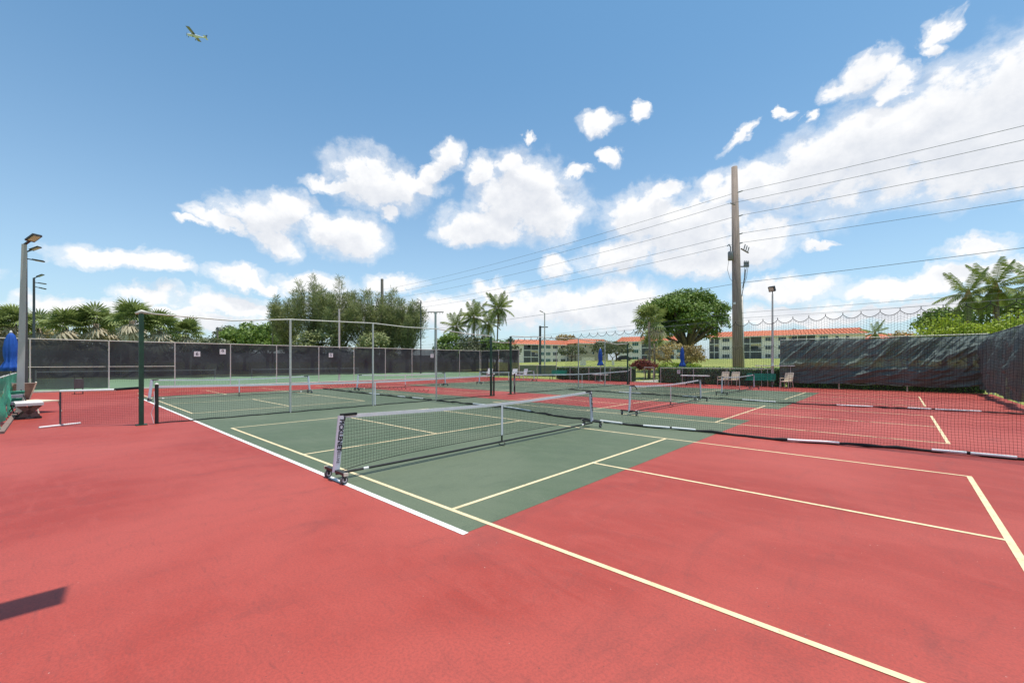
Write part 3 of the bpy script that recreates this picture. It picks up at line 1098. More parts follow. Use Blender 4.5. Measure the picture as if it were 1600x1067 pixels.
# second windscreen beyond the practice court
t4 = thing('windscreen_fence', 'dim second windscreen fence seen through the first one, beyond the green court', 'fence', (-52, 0, 0))
for k in range(14):
    a = -30 + k * 6.4
    MB().tube([(0, a, 0), (0, a, 3.0)], 0.04, 6).build('post', M['galv'], t4)
    rippled((0.03, a, 0), (0.03, a + 6.4, 0), 0.05, 2.95, 6, 3, 0.03, k).build('windscreen_panel', M['screen'], t4, smooth=True)
for k, (ya, yb) in enumerate(((-4, 7), (10, 21))):
    t5 = thing('practice_court_net', ('left' if k == 0 else 'right') + ' of two dim court nets seen through the black windscreen', 'net', (-34, 0, 0), 0, 'nets beyond the windscreen')
    for yy in (ya, yb):
        MB().tube([(0, yy, 0), (0, yy, 1.1)], 0.05, 8).build('post', M['galv'], t5)
    MB().box((0, (ya + yb) / 2, 0.98), (0.02, yb - ya - 0.1, 0.08)).build('top_tape', M['tape'], t5)
    mb = MB()
    cords(mb, [[(0, ya + (yb - ya) * i / 80, 0.95), (0, ya + (yb - ya) * i / 80, 0.05)] for i in range(81)] + [[(0, ya, 0.95 - k2 * 0.1), (0, yb, 0.95 - k2 * 0.1)] for k2 in range(9)], 0.004)
    mb.build('net_mesh', M['black'], t5)

for (u, v, s, ch, lab) in ((308, 553, 8.0, '6', 'leftmost of the white number signs on the black windscreen'), (348, 549.5, 8.0, '9', 'white number sign just right of the leftmost one, set slightly higher'),
                           (517, 555, 6.5, '5', 'white number sign on the windscreen between the pale posts'), (675, 556, 5.5, '2', 'rightmost small white number sign, beside a pale post')):
    tt = (u - 800) / F_PX
    d = (-22.9 - CAM.x) / (FWD.x + RGT.x * tt)
    p = at(u, d, zh(v, d))
    w = s / F_PX * d
    sg = thing('number_sign', lab, 'sign', p, R(90), 'court number signs')
    MB().box((0, 0, 0), (w, 0.02, w)).build('board', M['signwhite'], sg)
    text_mesh(ch, w * 0.95, M['ink'], 'digit', sg, Matrix.Translation((0, -0.012, 0)) @ Matrix.Rotation(R(90), 4, 'X'), True)


# ------------------------------------------------------------------ vegetation helpers
def rand_unit(n):
    v = rng.normal(size=(n, 3))
    return v / np.linalg.norm(v, axis=1)[:, None]


def leaf_quads(C, N, size, asp=0.55, jit=0.35):
    """one rhombic leaf per centre C with facing N"""
    n = len(C)
    s = size * (1 + jit * rng.uniform(-1, 1, n))[:, None]
    t = np.cross(N, rand_unit(n))
    t /= np.linalg.norm(t, axis=1)[:, None] + 1e-9
    b = np.cross(N, t)
    V = np.empty((n, 4, 3))
    V[:, 0] = C - t * s * 0.5
    V[:, 1] = C + b * s * 0.5 * asp + N * s * 0.06
    V[:, 2] = C + t * s * 0.5
    V[:, 3] = C - b * s * 0.5 * asp + N * s * 0.06
    return V.reshape(-1, 3), np.arange(n * 4).reshape(-1, 4)


def lump_crown(lumps, per, size, squash=0.8, inner=0.25):
    Cs, Ns = [], []
    for (c, r) in lumps:
        n = int(per * r * r)
        u = rand_unit(n)
        u[:, 2] = np.where(u[:, 2] < -0.35, -u[:, 2] * 0.6, u[:, 2])
        rad = r * (1 - inner * rng.random(n) ** 2) * (1 + 0.12 * rng.normal(size=n))
        Cs.append(np.array(c) + u * rad[:, None] * np.array([1, 1, squash]))
        nn = u * 0.7 + rand_unit(n) * 0.8 + np.array([0, 0, 0.35])
        Ns.append(nn / np.linalg.norm(nn, axis=1)[:, None])
    return leaf_quads(np.concatenate(Cs), np.concatenate(Ns), size)


def bush_tree(name, label, cat, base, rx, rz, zc, mat_leaf, nl=22, per=160, size=0.4, trunk_r=0.3, lr=0.38, seed=1, group=None, limbs=6, flat=0.0):
    """base: world xyz of the foot; crown ellipsoid of half width rx, half height rz centred at height zc above the foot"""
    r_ = random.Random(seed)
    t = thing(name, label, cat, base, 0, group)
    lumps = []
    for i in range(nl):
        a = r_.uniform(0, 2 * math.pi)
        el = math.asin(r_.uniform(-0.55 + flat, 1))
        k = r_.uniform(0.55, 0.82)
        lumps.append(((rx * k * math.cos(a) * math.cos(el), rx * k * math.sin(a) * math.cos(el), zc + rz * k * math.sin(el)), min(rx, rz * 1.3) * lr * r_.uniform(0.7, 1.25)))
    V, Q = lump_crown(lumps, per, size)
    link('crown', fast_mesh('crown', V, Q, mat_leaf), t)
    tb = MB()
    zf = max(0.4, zc - rz * 0.75)
    tb.tube([(0, 0, -0.2), (0.05, 0, zf * 0.5), (0, 0.05, zf)], [trunk_r * 1.25, trunk_r, trunk_r * 0.85], 8)
    for i in range(limbs):
        c, rr = lumps[i * len(lumps) // max(1, limbs)]
        mid = (c[0] * 0.45, c[1] * 0.45, zf + (c[2] - zf) * 0.4)
        tb.tube([(0, 0, zf * 0.9), mid, c], [trunk_r * 0.6, trunk_r * 0.4, trunk_r * 0.12], 6)
    tb.build('trunk', M['bark'], t, smooth=True)
    return t


def frond_mesh(name, L, droop, m, nleaf=40, ll=0.78, lean=0.0):
    """pinnate palm frond arching out along +X from the crown"""
    mb = MB()
    pts = []
    for i in range(11):
        f = i / 10
        a = lean + f * f * droop * 0.6
        pts.append((L * (f - 0.10 * droop * f ** 3), 0, L * (math.sin(lean) * f - droop * 0.55 * f * f)))
    mb.tube(pts, [0.022 * (1 - 0.85 * i / 10) + 0.003 for i in range(11)], 4)

    def P(f):
        x = f * 10
        i = min(9, int(x))
        return Vector(pts[i]).lerp(Vector(pts[i + 1]), x - i)

    r_ = random.Random(int(L * 100 + droop * 10))
    for k in range(nleaf):
        f = 0.14 + 0.86 * k / (nleaf - 1)
        p = P(f)
        tan = (P(min(1, f + 0.03)) - P(max(0, f - 0.03))).normalized()
        ln = ll * L / 3 * math.sin(math.pi * (0.16 + 0.78 * f)) ** 0.7 * r_.uniform(0.85, 1.1)
        for s in (-1, 1):
            d = (Vector((0, s, 0)) * 0.75 + tan * 0.55 + Vector((0, 0, -0.30 - 0.35 * r_.random()))).normalized()
            w = 0.035 * L / 3 + 0.01
            wv = tan * w
            e = p + d * ln + Vector((0, 0, -0.12 * ln))
            mid = p + d * ln * 0.55
            mb.quad(p - wv * 0.5, p + wv * 0.5, mid + wv * 0.8, mid - wv * 0.8)
            mb.quad(mid - wv * 0.8, mid + wv * 0.8, e + wv * 0.08, e - wv * 0.08)
    return mb.mesh(name, m)


FROND = [frond_mesh('frond', 3.0, d, M['coco'], lean=l) for d, l in ((0.45, 0.9), (0.7, 0.5), (0.95, 0.2), (1.15, -0.1))]
FROND_DRY = frond_mesh('dry_frond', 2.6, 1.3, M['coco_dead'], lean=-0.5)


def coconut_palm(label, base, height, size=1.0, n=18, seed=1, bend=0.4, group='coconut palms', dry=2, rz=0.0):
    r_ = random.Random(seed)
    t = thing('coconut_palm', label, 'palm tree', base, rz, group)
    pts = [(bend * (f ** 1.6), 0, -0.2 + (height + 0.2) * f) for f in (0, 0.2, 0.4, 0.6, 0.8, 1.0)]
    MB().tube(pts, [0.2, 0.15, 0.135, 0.125, 0.12, 0.10], 9).build('trunk', M['palmtrunk'], t, smooth=True)
    top = Vector(pts[-1])
    MB().lathe([(0.02, -0.35), (0.16, -0.25), (0.2, 0.0), (0.12, 0.3), (0.02, 0.6)], 8, tuple(top)).build('crown_shaft', M['coco_dead'], t)
    for i in range(n):
        k = min(3, int(4 * i / n))
        a = i * 2.399 + r_.uniform(-0.2, 0.2)
        el = 0.75 - 1.5 * i / n + r_.uniform(-0.12, 0.12)
        link('frond', FROND[k], t, top + Vector((0, 0, 0.1)), (r_.uniform(-0.25, 0.25), -el * 0.8, a), [size * r_.uniform(0.85, 1.1)] * 3)
    for i in range(dry):
        link('dry_frond', FROND_DRY, t, top, (0, 0.7, r_.uniform(0, 6.28)), [size * 0.8] * 3)
    nuts = MB()
    for i in range(6):
        a = i * 1.05
        nuts.lathe([(0.01, -0.14), (0.09, -0.08), (0.11, 0), (0.08, 0.09), (0.01, 0.13)], 7, (top.x + 0.22 * math.cos(a), 0.22 * math.sin(a), top.z - 0.22))
    nuts.build('coconut_cluster', M['coco_dead'], t, smooth=True)
    return t


def fan_mesh(name, m, r=0.9, n=19, spread=2.5, droop=0.35, pet=0.9):
    mb = MB()
    mb.tube([(0, 0, 0), (pet * 0.5, 0, 0.06), (pet, 0, 0.0)], [0.025, 0.018, 0.012], 4)
    for i in range(n):
        a = -spread + 2 * spread * i / (n - 1)
        da = 2 * spread / (n - 1) * 0.47
        rr = r * (1 - 0.28 * (abs(a) / spread) ** 2)
        for (ra, rb, wa, wb) in ((0.05, 0.6, 0.3, 1.0), (0.6, 1.0, 1.0, 0.12)):
            q = []
            for (rad, sg, wd) in ((ra, -1, wa), (ra, 1, wa), (rb, 1, wb), (rb, -1, wb)):
                an = a + sg * da * wd
                x = pet + rad * rr * math.cos(an)
                y = rad * rr * math.sin(an)
                q.append((x, y, -droop * rr * rad ** 2.2 + 0.03 * (i % 2)))
            mb.quad(*q)
    return mb.mesh(name, m)


FAN = [fan_mesh('fan_leaf', M['sabal'], droop=d) for d in (0.3, 0.65)]
FAN_DEAD = [fan_mesh('dead_fan_leaf', M['sabal_dead'], 0.8, 9, 1.7, 0.8), fan_mesh('dead_fan_leaf', M['sabal_dead'], 0.75, 8, 1.3, 0.5)]


def sabal_palm(label, base, height, size=1.5, n=26, dead=10, seed=1, group='fan palms beyond the windscreen', tr=0.25):
    r_ = random.Random(seed)
    t = thing('fan_palm', label, 'palm tree', base, 0, group)
    MB().tube([(0, 0, -0.2), (0.08, 0, height * 0.5), (0, 0, height)], [tr * 1.1, tr * 0.9, tr], 9).build('trunk', M['palmtrunk'], t, smooth=True)
    for i in range(n):
        el = 1.4 - 1.55 * (i / n)
        link('fan_leaf', FAN[i % 2], t, (0, 0, height + 0.1), (r_.uniform(-0.5, 0.5), -el + r_.uniform(-0.2, 0.2), i * 2.399 + r_.uniform(-0.3, 0.3)), [size * r_.uniform(0.85, 1.15)] * 3)
    for i in range(dead):
        link('dead_fan_leaf', FAN_DEAD[i % 2], t, (0, 0, height - 0.15 - 0.5 * r_.random()), (r_.uniform(-0.6, 0.6), r_.uniform(0.1, 0.85), i * 2.399 * 1.3), [size * r_.uniform(0.9, 1.2)] * 3)
    return t


def needle_tree(label, base, height, spread, spires, seed, n=7000):
    """casuarina: several thin rising stems, wispy drooping needle sprays"""
    r_ = np.random.default_rng(seed)
    t = thing('casuarina_tree', label, 'tree', base, 0, 'feathery trees beyond the windscreen')
    tb = MB()
    Cs, Ds, S = [], [], []
    tb.tube([(0, 0, -0.2), (0.1, 0, height * 0.35), (0, 0.1, height * 0.7)], [0.34, 0.24, 0.12], 7)
    for s in range(spires):
        a = r_.uniform(0, 2 * math.pi)
        rr = spread * math.sqrt(r_.random()) * 0.8
        hz = height * (1.0 - 0.30 * (rr / spread) ** 1.3) * r_.uniform(0.78, 1.06)
        z0 = height * r_.uniform(0.12, 0.38)
        p0 = np.array([0, 0, z0])
        p1 = np.array([rr * math.cos(a) * 0.75, rr * math.sin(a) * 0.75, z0 + (hz - z0) * 0.55])
        p2 = np.array([rr * math.cos(a) * 1.0, rr * math.sin(a) * 1.0, hz])
        tb.tube([p0, p1, p2], [0.09, 0.05, 0.012], 5)
        k = n // spires
        f = r_.random(k) ** 0.8
        c = np.where(f[:, None] < 0.5, p0 + (p1 - p0) * (f * 2)[:, None], p1 + (p2 - p1) * (f * 2 - 1)[:, None])
        w = 1.6 * (1.02 - f) ** 0.9 * (0.45 + 0.55 * np.minimum(1, f * 3)) + 0.12
        # sprays sit in tufts along side twigs
        tuft = np.floor(r_.random(k) * 16)
        ta = tuft * 2.4 + s
        dirv = np.stack([np.cos(ta), np.sin(ta), 0.5 + 0.5 * np.sin(tuft * 1.7)], 1)
        c = c + dirv * (w * r_.random(k) ** 0.7)[:, None] + r_.normal(size=(k, 3)) * 0.14
        dd = dirv * 0.7 + r_.normal(size=(k, 3)) * 0.45 + np.array([0, 0, 0.25])
        Cs.append(c)
        Ds.append(dd / np.linalg.norm(dd, axis=1)[:, None])
    C, D = np.concatenate(Cs), np.concatenate(Ds)
    m = len(C)
    side = np.cross(D, rand_unit(m))
    side /= np.linalg.norm(side, axis=1)[:, None]
    L = r_.uniform(0.5, 1.0, m)[:, None]
    W = 0.036
    V = np.empty((m, 4, 3))
    V[:, 0] = C - side * W * 0.4
    V[:, 1] = C + D * L * 0.5 - side * W
    V[:, 2] = C + D * L
    V[:, 3] = C + D * L * 0.5 + side * W
    link('crown', fast_mesh('crown', V.reshape(-1, 3), np.arange(m * 4).reshape(-1, 4), M['casu']), t)
    tb.build('trunk', M['bark'], t, smooth=True)
    return t


def G(u, d):
    p = at(u, d)
    p.z = gz(p.x, p.y)
    return p


# ------------------------------------------------------------------ hedge and far fences
def hedge(label, x0, x1, y0, y1, h, n):
    t = thing('hedge', label, 'hedge', ((x0 + x1) / 2, (y0 + y1) / 2, 0))
    L, W = x1 - x0, y1 - y0
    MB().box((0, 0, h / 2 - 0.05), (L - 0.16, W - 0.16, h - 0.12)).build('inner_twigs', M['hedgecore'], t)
    k = rng.random(n)
    C = np.empty((n, 3))
    Nn = np.empty((n, 3))
    front = k < 0.68
    C[:, 0] = rng.uniform(-L / 2, L / 2, n)
    C[:, 1] = np.where(front, -W / 2 + 0.02 + 0.09 * rng.random(n), rng.uniform(-W / 2, W / 2, n))
    C[:, 2] = np.where(front, rng.uniform(0.06, h, n), h + rng.normal(size=n) * 0.05)
    C[:, 1] += np.where(front, 0.05 * np.sin(C[:, 0] * 2.3) + 0.03 * np.sin(C[:, 0] * 6.1 + C[:, 2] * 4), 0)
    Nn = np.where(front[:, None], np.array([0, -0.8, 0.25]), np.array([0, -0.1, 1.0])) + rand_unit(n) * 0.75
    Nn /= np.linalg.norm(Nn, axis=1)[:, None]
    V, Q = leaf_quads(C, Nn, 0.11)
    link('foliage', fast_mesh('foliage', V, Q, M['hedge']), t)
    return t


hedge('clipped dark hedge behind the low rail, left of the gate gap', -12.4, -4.35, 30.7, 31.8, 1.2, 9000)
hedge('clipped dark hedge behind the cream chairs and green bench', -2.0, 6.9, 30.7, 31.8, 1.22, 10000)
hedge('clipped hedge half hidden behind the sagging dark green windscreen', 6.95, 16.2, 30.95, 31.9, 1.35, 7000)

t = thing('rail_fence', 'low steel rail fence running in front of the clipped hedges', 'fence', (0, 30.35, 0))
for xx in (-10.5, -8.4, -6.2, -4.45, -1.6, 1.0, 3.4, 6.0):
    MB().tube([(xx, 0, 0), (xx, 0, 1.25)], 0.028, 8).build('post', M['galv'], t)
MB().tube([(-12, 0, 1.23), (-4.45, 0, 1.23)], 0.022, 8).build('top_rail', M['galv'], t)
MB().tube([(-1.6, 0, 1.23), (6.2, 0, 1.23)], 0.022, 8).build('top_rail', M['galv'], t)
mb = MB()
for x0, x1 in ((-12, -4.45), (-1.6, 6.2)):
    n = int((x1 - x0) / 0.1)
    for i in range(-12, n):
        for s in (1, -1):
            a, b = (x0 + i * 0.1, 0.05), (x0 + i * 0.1 + 1.16, 1.21)
            if s < 0:
                a, b = (a[0], 1.21), (b[0], 0.05)
            lo, hi = max(a[0], x0), min(b[0], x1)
            if hi - lo < 0.05:
                continue
            fz = lambda x: a[1] + (b[1] - a[1]) * (x - a[0]) / (b[0] - a[0])
            mb.tube([(lo, s * 0.003, fz(lo)), (hi, s * 0.003, fz(hi))], 0.0016, 3, cap=False)
mb.build('chain_link', M['galv'], t)['kind'] = 'stuff'
# gate posts at the gap
t = thing('gate_frame', 'pale open gate frame at the gap in the hedge', 'gate', (-3.2, 30.4, 0))
for xx in (-1.05, 1.0):
    MB().tube([(xx, 0, 0), (xx, 0, 1.3)], 0.05 if xx < 0 else 0.035, 8).build('post', M['galv'], t)
MB().tube([(0.15, 0.0, 0.1), (0.15, 0.0, 1.28)], 0.022, 6).build('leaf_stile', M['galv'], t)
MB().tube([(0.15, 0.0, 1.25), (1.0, 0, 1.25)], 0.02, 6).build('leaf_rail', M['galv'], t)


def tarp_mesh(L, z0, z1, nx, nz, seed, steep=0.0):
    """sagging fabric, long diagonal folds; local X along the fence, folds towards -Y"""
    mb = MB()
    for j in range(nz + 1):
        v = j / nz
        for i in range(nx + 1):
            u = i / nx * L
            z = z0 + (z1 - z0) * v

            def fold(ang, k):
                l = u * math.cos(ang) + z * math.sin(ang)
                q = -u * math.sin(ang) + z * math.cos(ang)
                q += 0.12 * mnoise.noise(Vector((l * 0.5, q * 0.4, k)))
                n1 = mnoise.noise(Vector((q * 0.62 + seed, l * 0.13, k)))
                n2 = mnoise.noise(Vector((q * 1.9, l * 0.3 + seed, k + 3.1)))
                n3 = mnoise.noise(Vector((q * 5.0, l * 0.9, k + 7)))
                n4 = mnoise.noise(Vector((q * 10, l * 2.4, k + 9)))
                return 0.36 * max(0, 1 - abs(n1) * 3.4) ** 2 + 0.20 * max(0, 1 - abs(n2) * 2.8) + 0.12 * max(0, 1 - abs(n3) * 2.6) + 0.06 * max(0, 1 - abs(n4) * 2.2)

            if steep:
                o = fold(1.45, seed)
            else:
                w = max(0.0, min(1.0, (v - 0.15) / 0.5))
                o = fold(0.85, seed) * w + fold(0.14, seed + 20) * (1 - w)
            o *= 0.25 + 0.75 * math.sin(math.pi * min(1, 0.12 + v * 0.90)) ** 0.6
            sag = 0.05 * math.sin(u * 1.2 + seed) * (1 - v) + 0.10 * mnoise.noise(Vector((u * 0.5, seed, 0))) * (1 - v)
            sagtop = -0.05 * abs(math.sin(u * math.pi / 3.1)) * v
            mb.v.append((u, -o, z + sag + sagtop))
    for j in range(nz):
        for i in range(nx):
            a = j * (nx + 1) + i
            mb.f.append((a, a + 1, a + nx + 2, a + nx + 1))
    return mb


t = thing('tarp_fence', 'tall fence hung with sagging dark green windscreen behind the right-hand courts', 'fence', (6.75, 30.35, 0))
px = [0, 3.15, 6.3, 9.45]
for xx in px:
    MB().tube([(xx, 0.1, 0), (xx, 0.1, 3.22)], 0.036, 8).build('post', M['galv'], t)
for a, b in zip(px[:-1], px[1:]):
    MB().tube([(a, 0.1, 3.2), (b, 0.1, 3.2)], 0.024, 8).build('top_rail', M['galv'], t)
tarp_mesh(9.45, 0.33, 3.17, 260, 84, 2.3).build('windscreen', M['tarp'], t, smooth=True)
MB().tube([(2.8 + i * 0.3, -0.06, 0.33 + 0.04 * math.sin(i)) for i in range(14)], 0.02, 5).build('hem', M['tarp'], t)
t = thing('tarp_fence', 'side fence with bunched dark windscreen at the right edge of the picture', 'fence', (16.25, 30.3, 0), R(-90))
px = [0, 3.1, 6.2, 9.3, 12.4]
for xx in px:
    MB().tube([(xx, 0.1, 0), (xx, 0.1, 3.22)], 0.036, 8).build('post', M['galv'], t)
for a, b in zip(px[:-1], px[1:]):
    MB().tube([(a, 0.1, 3.2), (b, 0.1, 3.2)], 0.024, 8).build('top_rail', M['galv'], t)
tarp_mesh(12.4, 0.22, 3.18, 200, 50, 9.1, 1).build('windscreen', M['tarp'], t, smooth=True)

# ------------------------------------------------------------------ furniture on the court edge
def patio_chair(label, loc, rz, white=False, group='patio chairs'):
    t = thing('patio_chair', label, 'chair', loc, rz, group)
    fm, sm = (M['white'], M['signwhite']) if white else (M['cream'], M['beige'])
    for sx in (-1, 1):
        MB().tube([(sx * 0.27, -0.28, 0), (sx * 0.27, -0.24, 0.42), (sx * 0.28, -0.22, 0.62), (sx * 0.28, 0.18, 0.64)], 0.022, 6).build('front_leg', fm, t)
        MB().tube([(sx * 0.27, 0.30, 0), (sx * 0.26, 0.18, 0.44), (sx * 0.25, 0.34, 0.98)], 0.022, 6).build('rear_leg', fm, t)
        MB().box((sx * 0.28, -0.02, 0.65), (0.055, 0.44, 0.025)).build('armrest', fm, t)
    MB().box((0, -0.03, 0.43), (0.5, 0.5, 0.05)).build('seat', sm, t)
    MM = Matrix.Translation((0, 0.28, 0.72)) @ Matrix.Rotation(R(-16), 4, 'X')
    MB().box((0, 0, 0), (0.5, 0.035, 0.56), 0, MM).build('backrest', sm, t)
    MB().tube([(-0.25, 0.345, 0.99), (0.25, 0.345, 0.99)], 0.02, 6).build('top_bar', fm, t)
    return t


def yP(u, yy):
    tt = (u - 800) / F_PX
    d = (yy - CAM.y) / (FWD.y + RGT.y * tt)
    return at(u, d)


patio_chair('cream patio chair, left one of the pair in front of the hedge', yP(1130, 29.3), R(-14))
patio_chair('cream patio chair, right one of the pair beside the green bench', yP(1147, 29.5), R(-6))
patio_chair('single cream patio chair right of the lamp post, in front of the dark green windscreen', yP(1229, 29.4), R(-20))
patio_chair('white patio chair just left of the dark green gap posts', yP(765, 28.9), R(30), True)
patio_chair('white patio chair, left one of the far pair behind the gap posts', yP(803, 28.9), R(20), True)
patio_chair('white patio chair, right one of the far pair beside the teal windscreen', yP(818, 28.9), R(-10), True)


def park_bench(label, loc, rz, m, L=1.8, group='green benches'):
    t = thing('park_bench', label, 'bench', loc, rz, group)
    for s in (-1, 1):
        MB().tube([(s * L * 0.42, -0.2, 0), (s * L * 0.42, -0.18, 0.42), (s * L * 0.42, 0.2, 0.44), (s * L * 0.42, 0.3, 0.85)], 0.03, 6).build('leg_frame', M['blackmetal'], t)
        MB().tube([(s * L * 0.42, 0.24, 0), (s * L * 0.42, 0.18, 0.42)], 0.03, 6).build('rear_leg', M['blackmetal'], t)
    for k in range(4):
        MB().box((0, -0.17 + k * 0.115, 0.455), (L, 0.095, 0.03)).build('seat_slat', m, t)
    for k in range(4):
        MB().box((0, 0.225 + k * 0.022, 0.55 + k * 0.105), (L, 0.028, 0.09)).build('back_slat', m, t)
    return t


park_bench('green slatted bench between the cream chairs and the lamp post', yP(1187, 29.7), R(-4), M['benchgreen'])
park_bench('green slatted bench against the hedge, left of the blue umbrella behind the far tennis net', yP(871, 29.6), 0, M['benchgreen'])


def umbrella(label, loc, h, r=0.2, folds=8):
    t = thing('closed_umbrella', label, 'umbrella', loc, 0, 'closed blue umbrellas')
    MB().tube([(0, 0, 0.04), (0, 0, h)], 0.024, 8).build('pole', M['galv'], t)
    MB().lathe([(0.02, 0), (0.26, 0), (0.25, 0.06), (0.05, 0.09), (0.04, 0.3), (0.02, 0.3)], 14).build('base', M['concrete'], t)
    z0 = h - 1.5
    prof = [(0.05, z0 + 0.03), (r * 1.45, z0), (r * 1.2, z0 + 0.18), (r * 0.72, z0 + 0.40), (r * 0.85, z0 + 0.62), (r * 0.86, z0 + 0.9), (r * 0.70, z0 + 1.2), (r * 0.45, z0 + 1.4), (0.03, z0 + 1.5)]
    MB().lathe(prof, 32, (0, 0, 0), lambda k, i: 1 + 0.17 * math.cos(k * math.pi / 2) + 0.05 * math.sin(k * 1.7 + i)).build('canopy', M['blue'], t, smooth=True)
    MB().lathe([(0.03, h - 0.02), (0.04, h + 0.02), (0.03, h + 0.07), (0.004, h + 0.09)], 8).build('finial', M['white'], t)
    return t


umbrella('large closed blue umbrella at the left edge, behind the green netting', (at(17, 16.5).x, at(17, 16.5).y, 0), 2.85, 0.2)
umbrella('closed blue umbrella standing in front of the hedge near the small sign', yP(1066, 29.8), 2.85, 0.165)
umbrella('closed blue umbrella behind the far tennis net, left of the gate', yP(938, 29.7), 2.9, 0.19)

t = thing('patio_table', 'low white table beside the cream chairs', 'table', yP(1086, 28.8), R(8))
MB().box((0, 0, 0.70), (1.9, 0.7, 0.05)).build('tabletop', M['slab'], t)
for sx in (-0.6, 0.6):
    MB().tube([(sx, 0, 0), (sx, 0, 0.68)], 0.04, 8).build('leg', M['blackmetal'], t)
t = thing('patio_table', 'low narrow table below the blue umbrella behind the far tennis net', 'table', yP(938, 28.9), 0)
MB().box((0, 0, 0.62), (1.3, 0.5, 0.05)).build('tabletop', M['slab'], t)
for sx in (-0.5, 0.5):
    MB().tube([(sx, 0, 0), (sx, 0, 0.6)], 0.03, 8).build('leg', M['galv'], t)
p = yP(1060.5, 30.28)
t = thing('notice_board', 'small white notice board on the rail fence by the blue umbrella', 'sign', (p.x, p.y, 0))
MB().box((0, 0, 0.93), (0.24, 0.02, 0.3)).build('board', M['signwhite'], t)
MB().box((0, -0.013, 0.95), (0.13, 0.004, 0.15)).build('faded_print', M['galv'], t)
p = yP(1213, 29.9)
t = thing('wall_shelf', 'long white board fixed across the lamp post at hedge height', 'shelf', (p.x, p.y, 0))
MB().box((-0.1, 0.03, 1.45), (2.3, 0.3, 0.05)).build('board', M['white'], t)
MB().tube([(-0.9, 0.1, 1.42), (-0.9, 0.1, 0)], 0.02, 6).build('support', M['galv'], t)
MB().tube([(0.8, 0.1, 1.42), (0.8, 0.1, 0)], 0.02, 6).build('support', M['galv'], t)

# left edge: netting fence, bench, lounger
t = thing('netting_fence', 'low fence draped with bright green netting at the left edge', 'fence', (0, -4.1, 0))
nx_ = [-13.2, -11.2, -9.2, -7.2, -5.2, -3.2]
for xx in nx_:
    MB().tube([(xx, 0, 0), (xx, 0, 1.3)], 0.03, 8).build('post', M['galv'], t)
MB().tube([(-13.2, 0, 1.27), (-3.2, 0, 1.27)], 0.022, 8).build('top_rail', M['galv'], t)
for a, b in zip(nx_[:-1], nx_[1:]):
    rippled((a + 0.04, 0.06, 0), (b - 0.04, 0.06, 0), 0.10, 1.27, 40, 10, 0.08, a).build('netting', M['greennet'], t, smooth=True)
MB().box((-8.2, 0.16, 0.03), (10.4, 0.1, 0.06)).build('kerb_board', M['greywood'], t)

t = thing('trestle_bench', 'pale topped bench on dark crossed legs beside the green netting', 'bench', (-7.0, -3.62, 0), R(94))
MB().box((0, 0, 0.44), (0.56, 1.2, 0.08)).build('seat', M['benchtop'], t)
for yy in (-0.38, 0.38):
    MM = Matrix.Translation((0, yy, 0.2))
    for s in (-1, 1):
        MB().box((0, 0, 0), (0.13, 0.09, 0.60), 0, MM @ Matrix.Rotation(s * R(44), 4, 'Y')).build('crossed_leg', M['greywood'], t)
    MB().box((0, yy, 0.03), (0.5, 0.09, 0.05)).build('foot', M['greywood'], t)
t = thing('lounge_chair', 'cream lounger with raised back behind the trestle bench', 'lounger', (-9.3, -3.72, 0), R(32))
for s in (-1, 1):
    MB().tube([(-0.5, s * 0.3, 0.36), (1.0, s * 0.3, 0.36)], 0.022, 6).build('side_rail', M['cream'], t)
    for xx in (-0.4, 0.9):
        MB().tube([(xx, s * 0.3, 0.36), (xx + 0.12, s * 0.3, 0)], 0.02, 6).build('leg', M['cream'], t)
MB().box((0.45, 0, 0.38), (1.1, 0.56, 0.04)).build('seat', M['beige'], t)
MM = Matrix.Translation((-0.28, 0, 0.66)) @ Matrix.Rotation(R(-62), 4, 'Y')
MB().box((0, 0, 0), (0.72, 0.56, 0.04), 0, MM).build('backrest', M['greywood'], t)
for s in (-1, 1):
    MB().box((0, s * 0.3, 0), (0.78, 0.04, 0.05), 0, MM).build('back_frame', M['cream'], t)
t = thing('folded_chair', 'small dark folding chair with mint green sling next to the lounger', 'chair', (-8.2, -3.85, 0), R(30))
MB().box((0, 0, 0.32), (0.4, 0.42, 0.03)).build('seat', M['black'], t)
MM = Matrix.Translation((-0.22, 0, 0.56)) @ Matrix.Rotation(R(-65), 4, 'Y')
for k in range(4):
    MB().box((-0.22 + k * 0.13, 0, 0), (0.1, 0.4, 0.025), 0, MM).build('sling_band', M['greennet'] if k % 2 else M['sleeve'], t)
for s in (-1, 1):
    MB().tube([(-0.3, s * 0.2, 0.8), (0.2, s * 0.2, 0)], 0.014, 6).build('frame_tube', M['blackmetal'], t)
    MB().tube([(-0.25, s * 0.2, 0), (0.2, s * 0.2, 0.34)], 0.014, 6).build('frame_tube', M['blackmetal'], t)
t = thing('litter_bin', 'dark upright bin on legs standing near the black windscreen at left', 'bin', (-19.5, -2.2, 0))
MB().box((0, 0, 0.55), (0.45, 0.35, 0.5)).build('bin', M['rubber'], t)
for sx in (-1, 1):
    for sy in (-1, 1):
        MB().tube([(sx * 0.2, sy * 0.15, 0), (sx * 0.2, sy * 0.15, 0.95)], 0.015, 5).build('leg', M['blackmetal'], t)


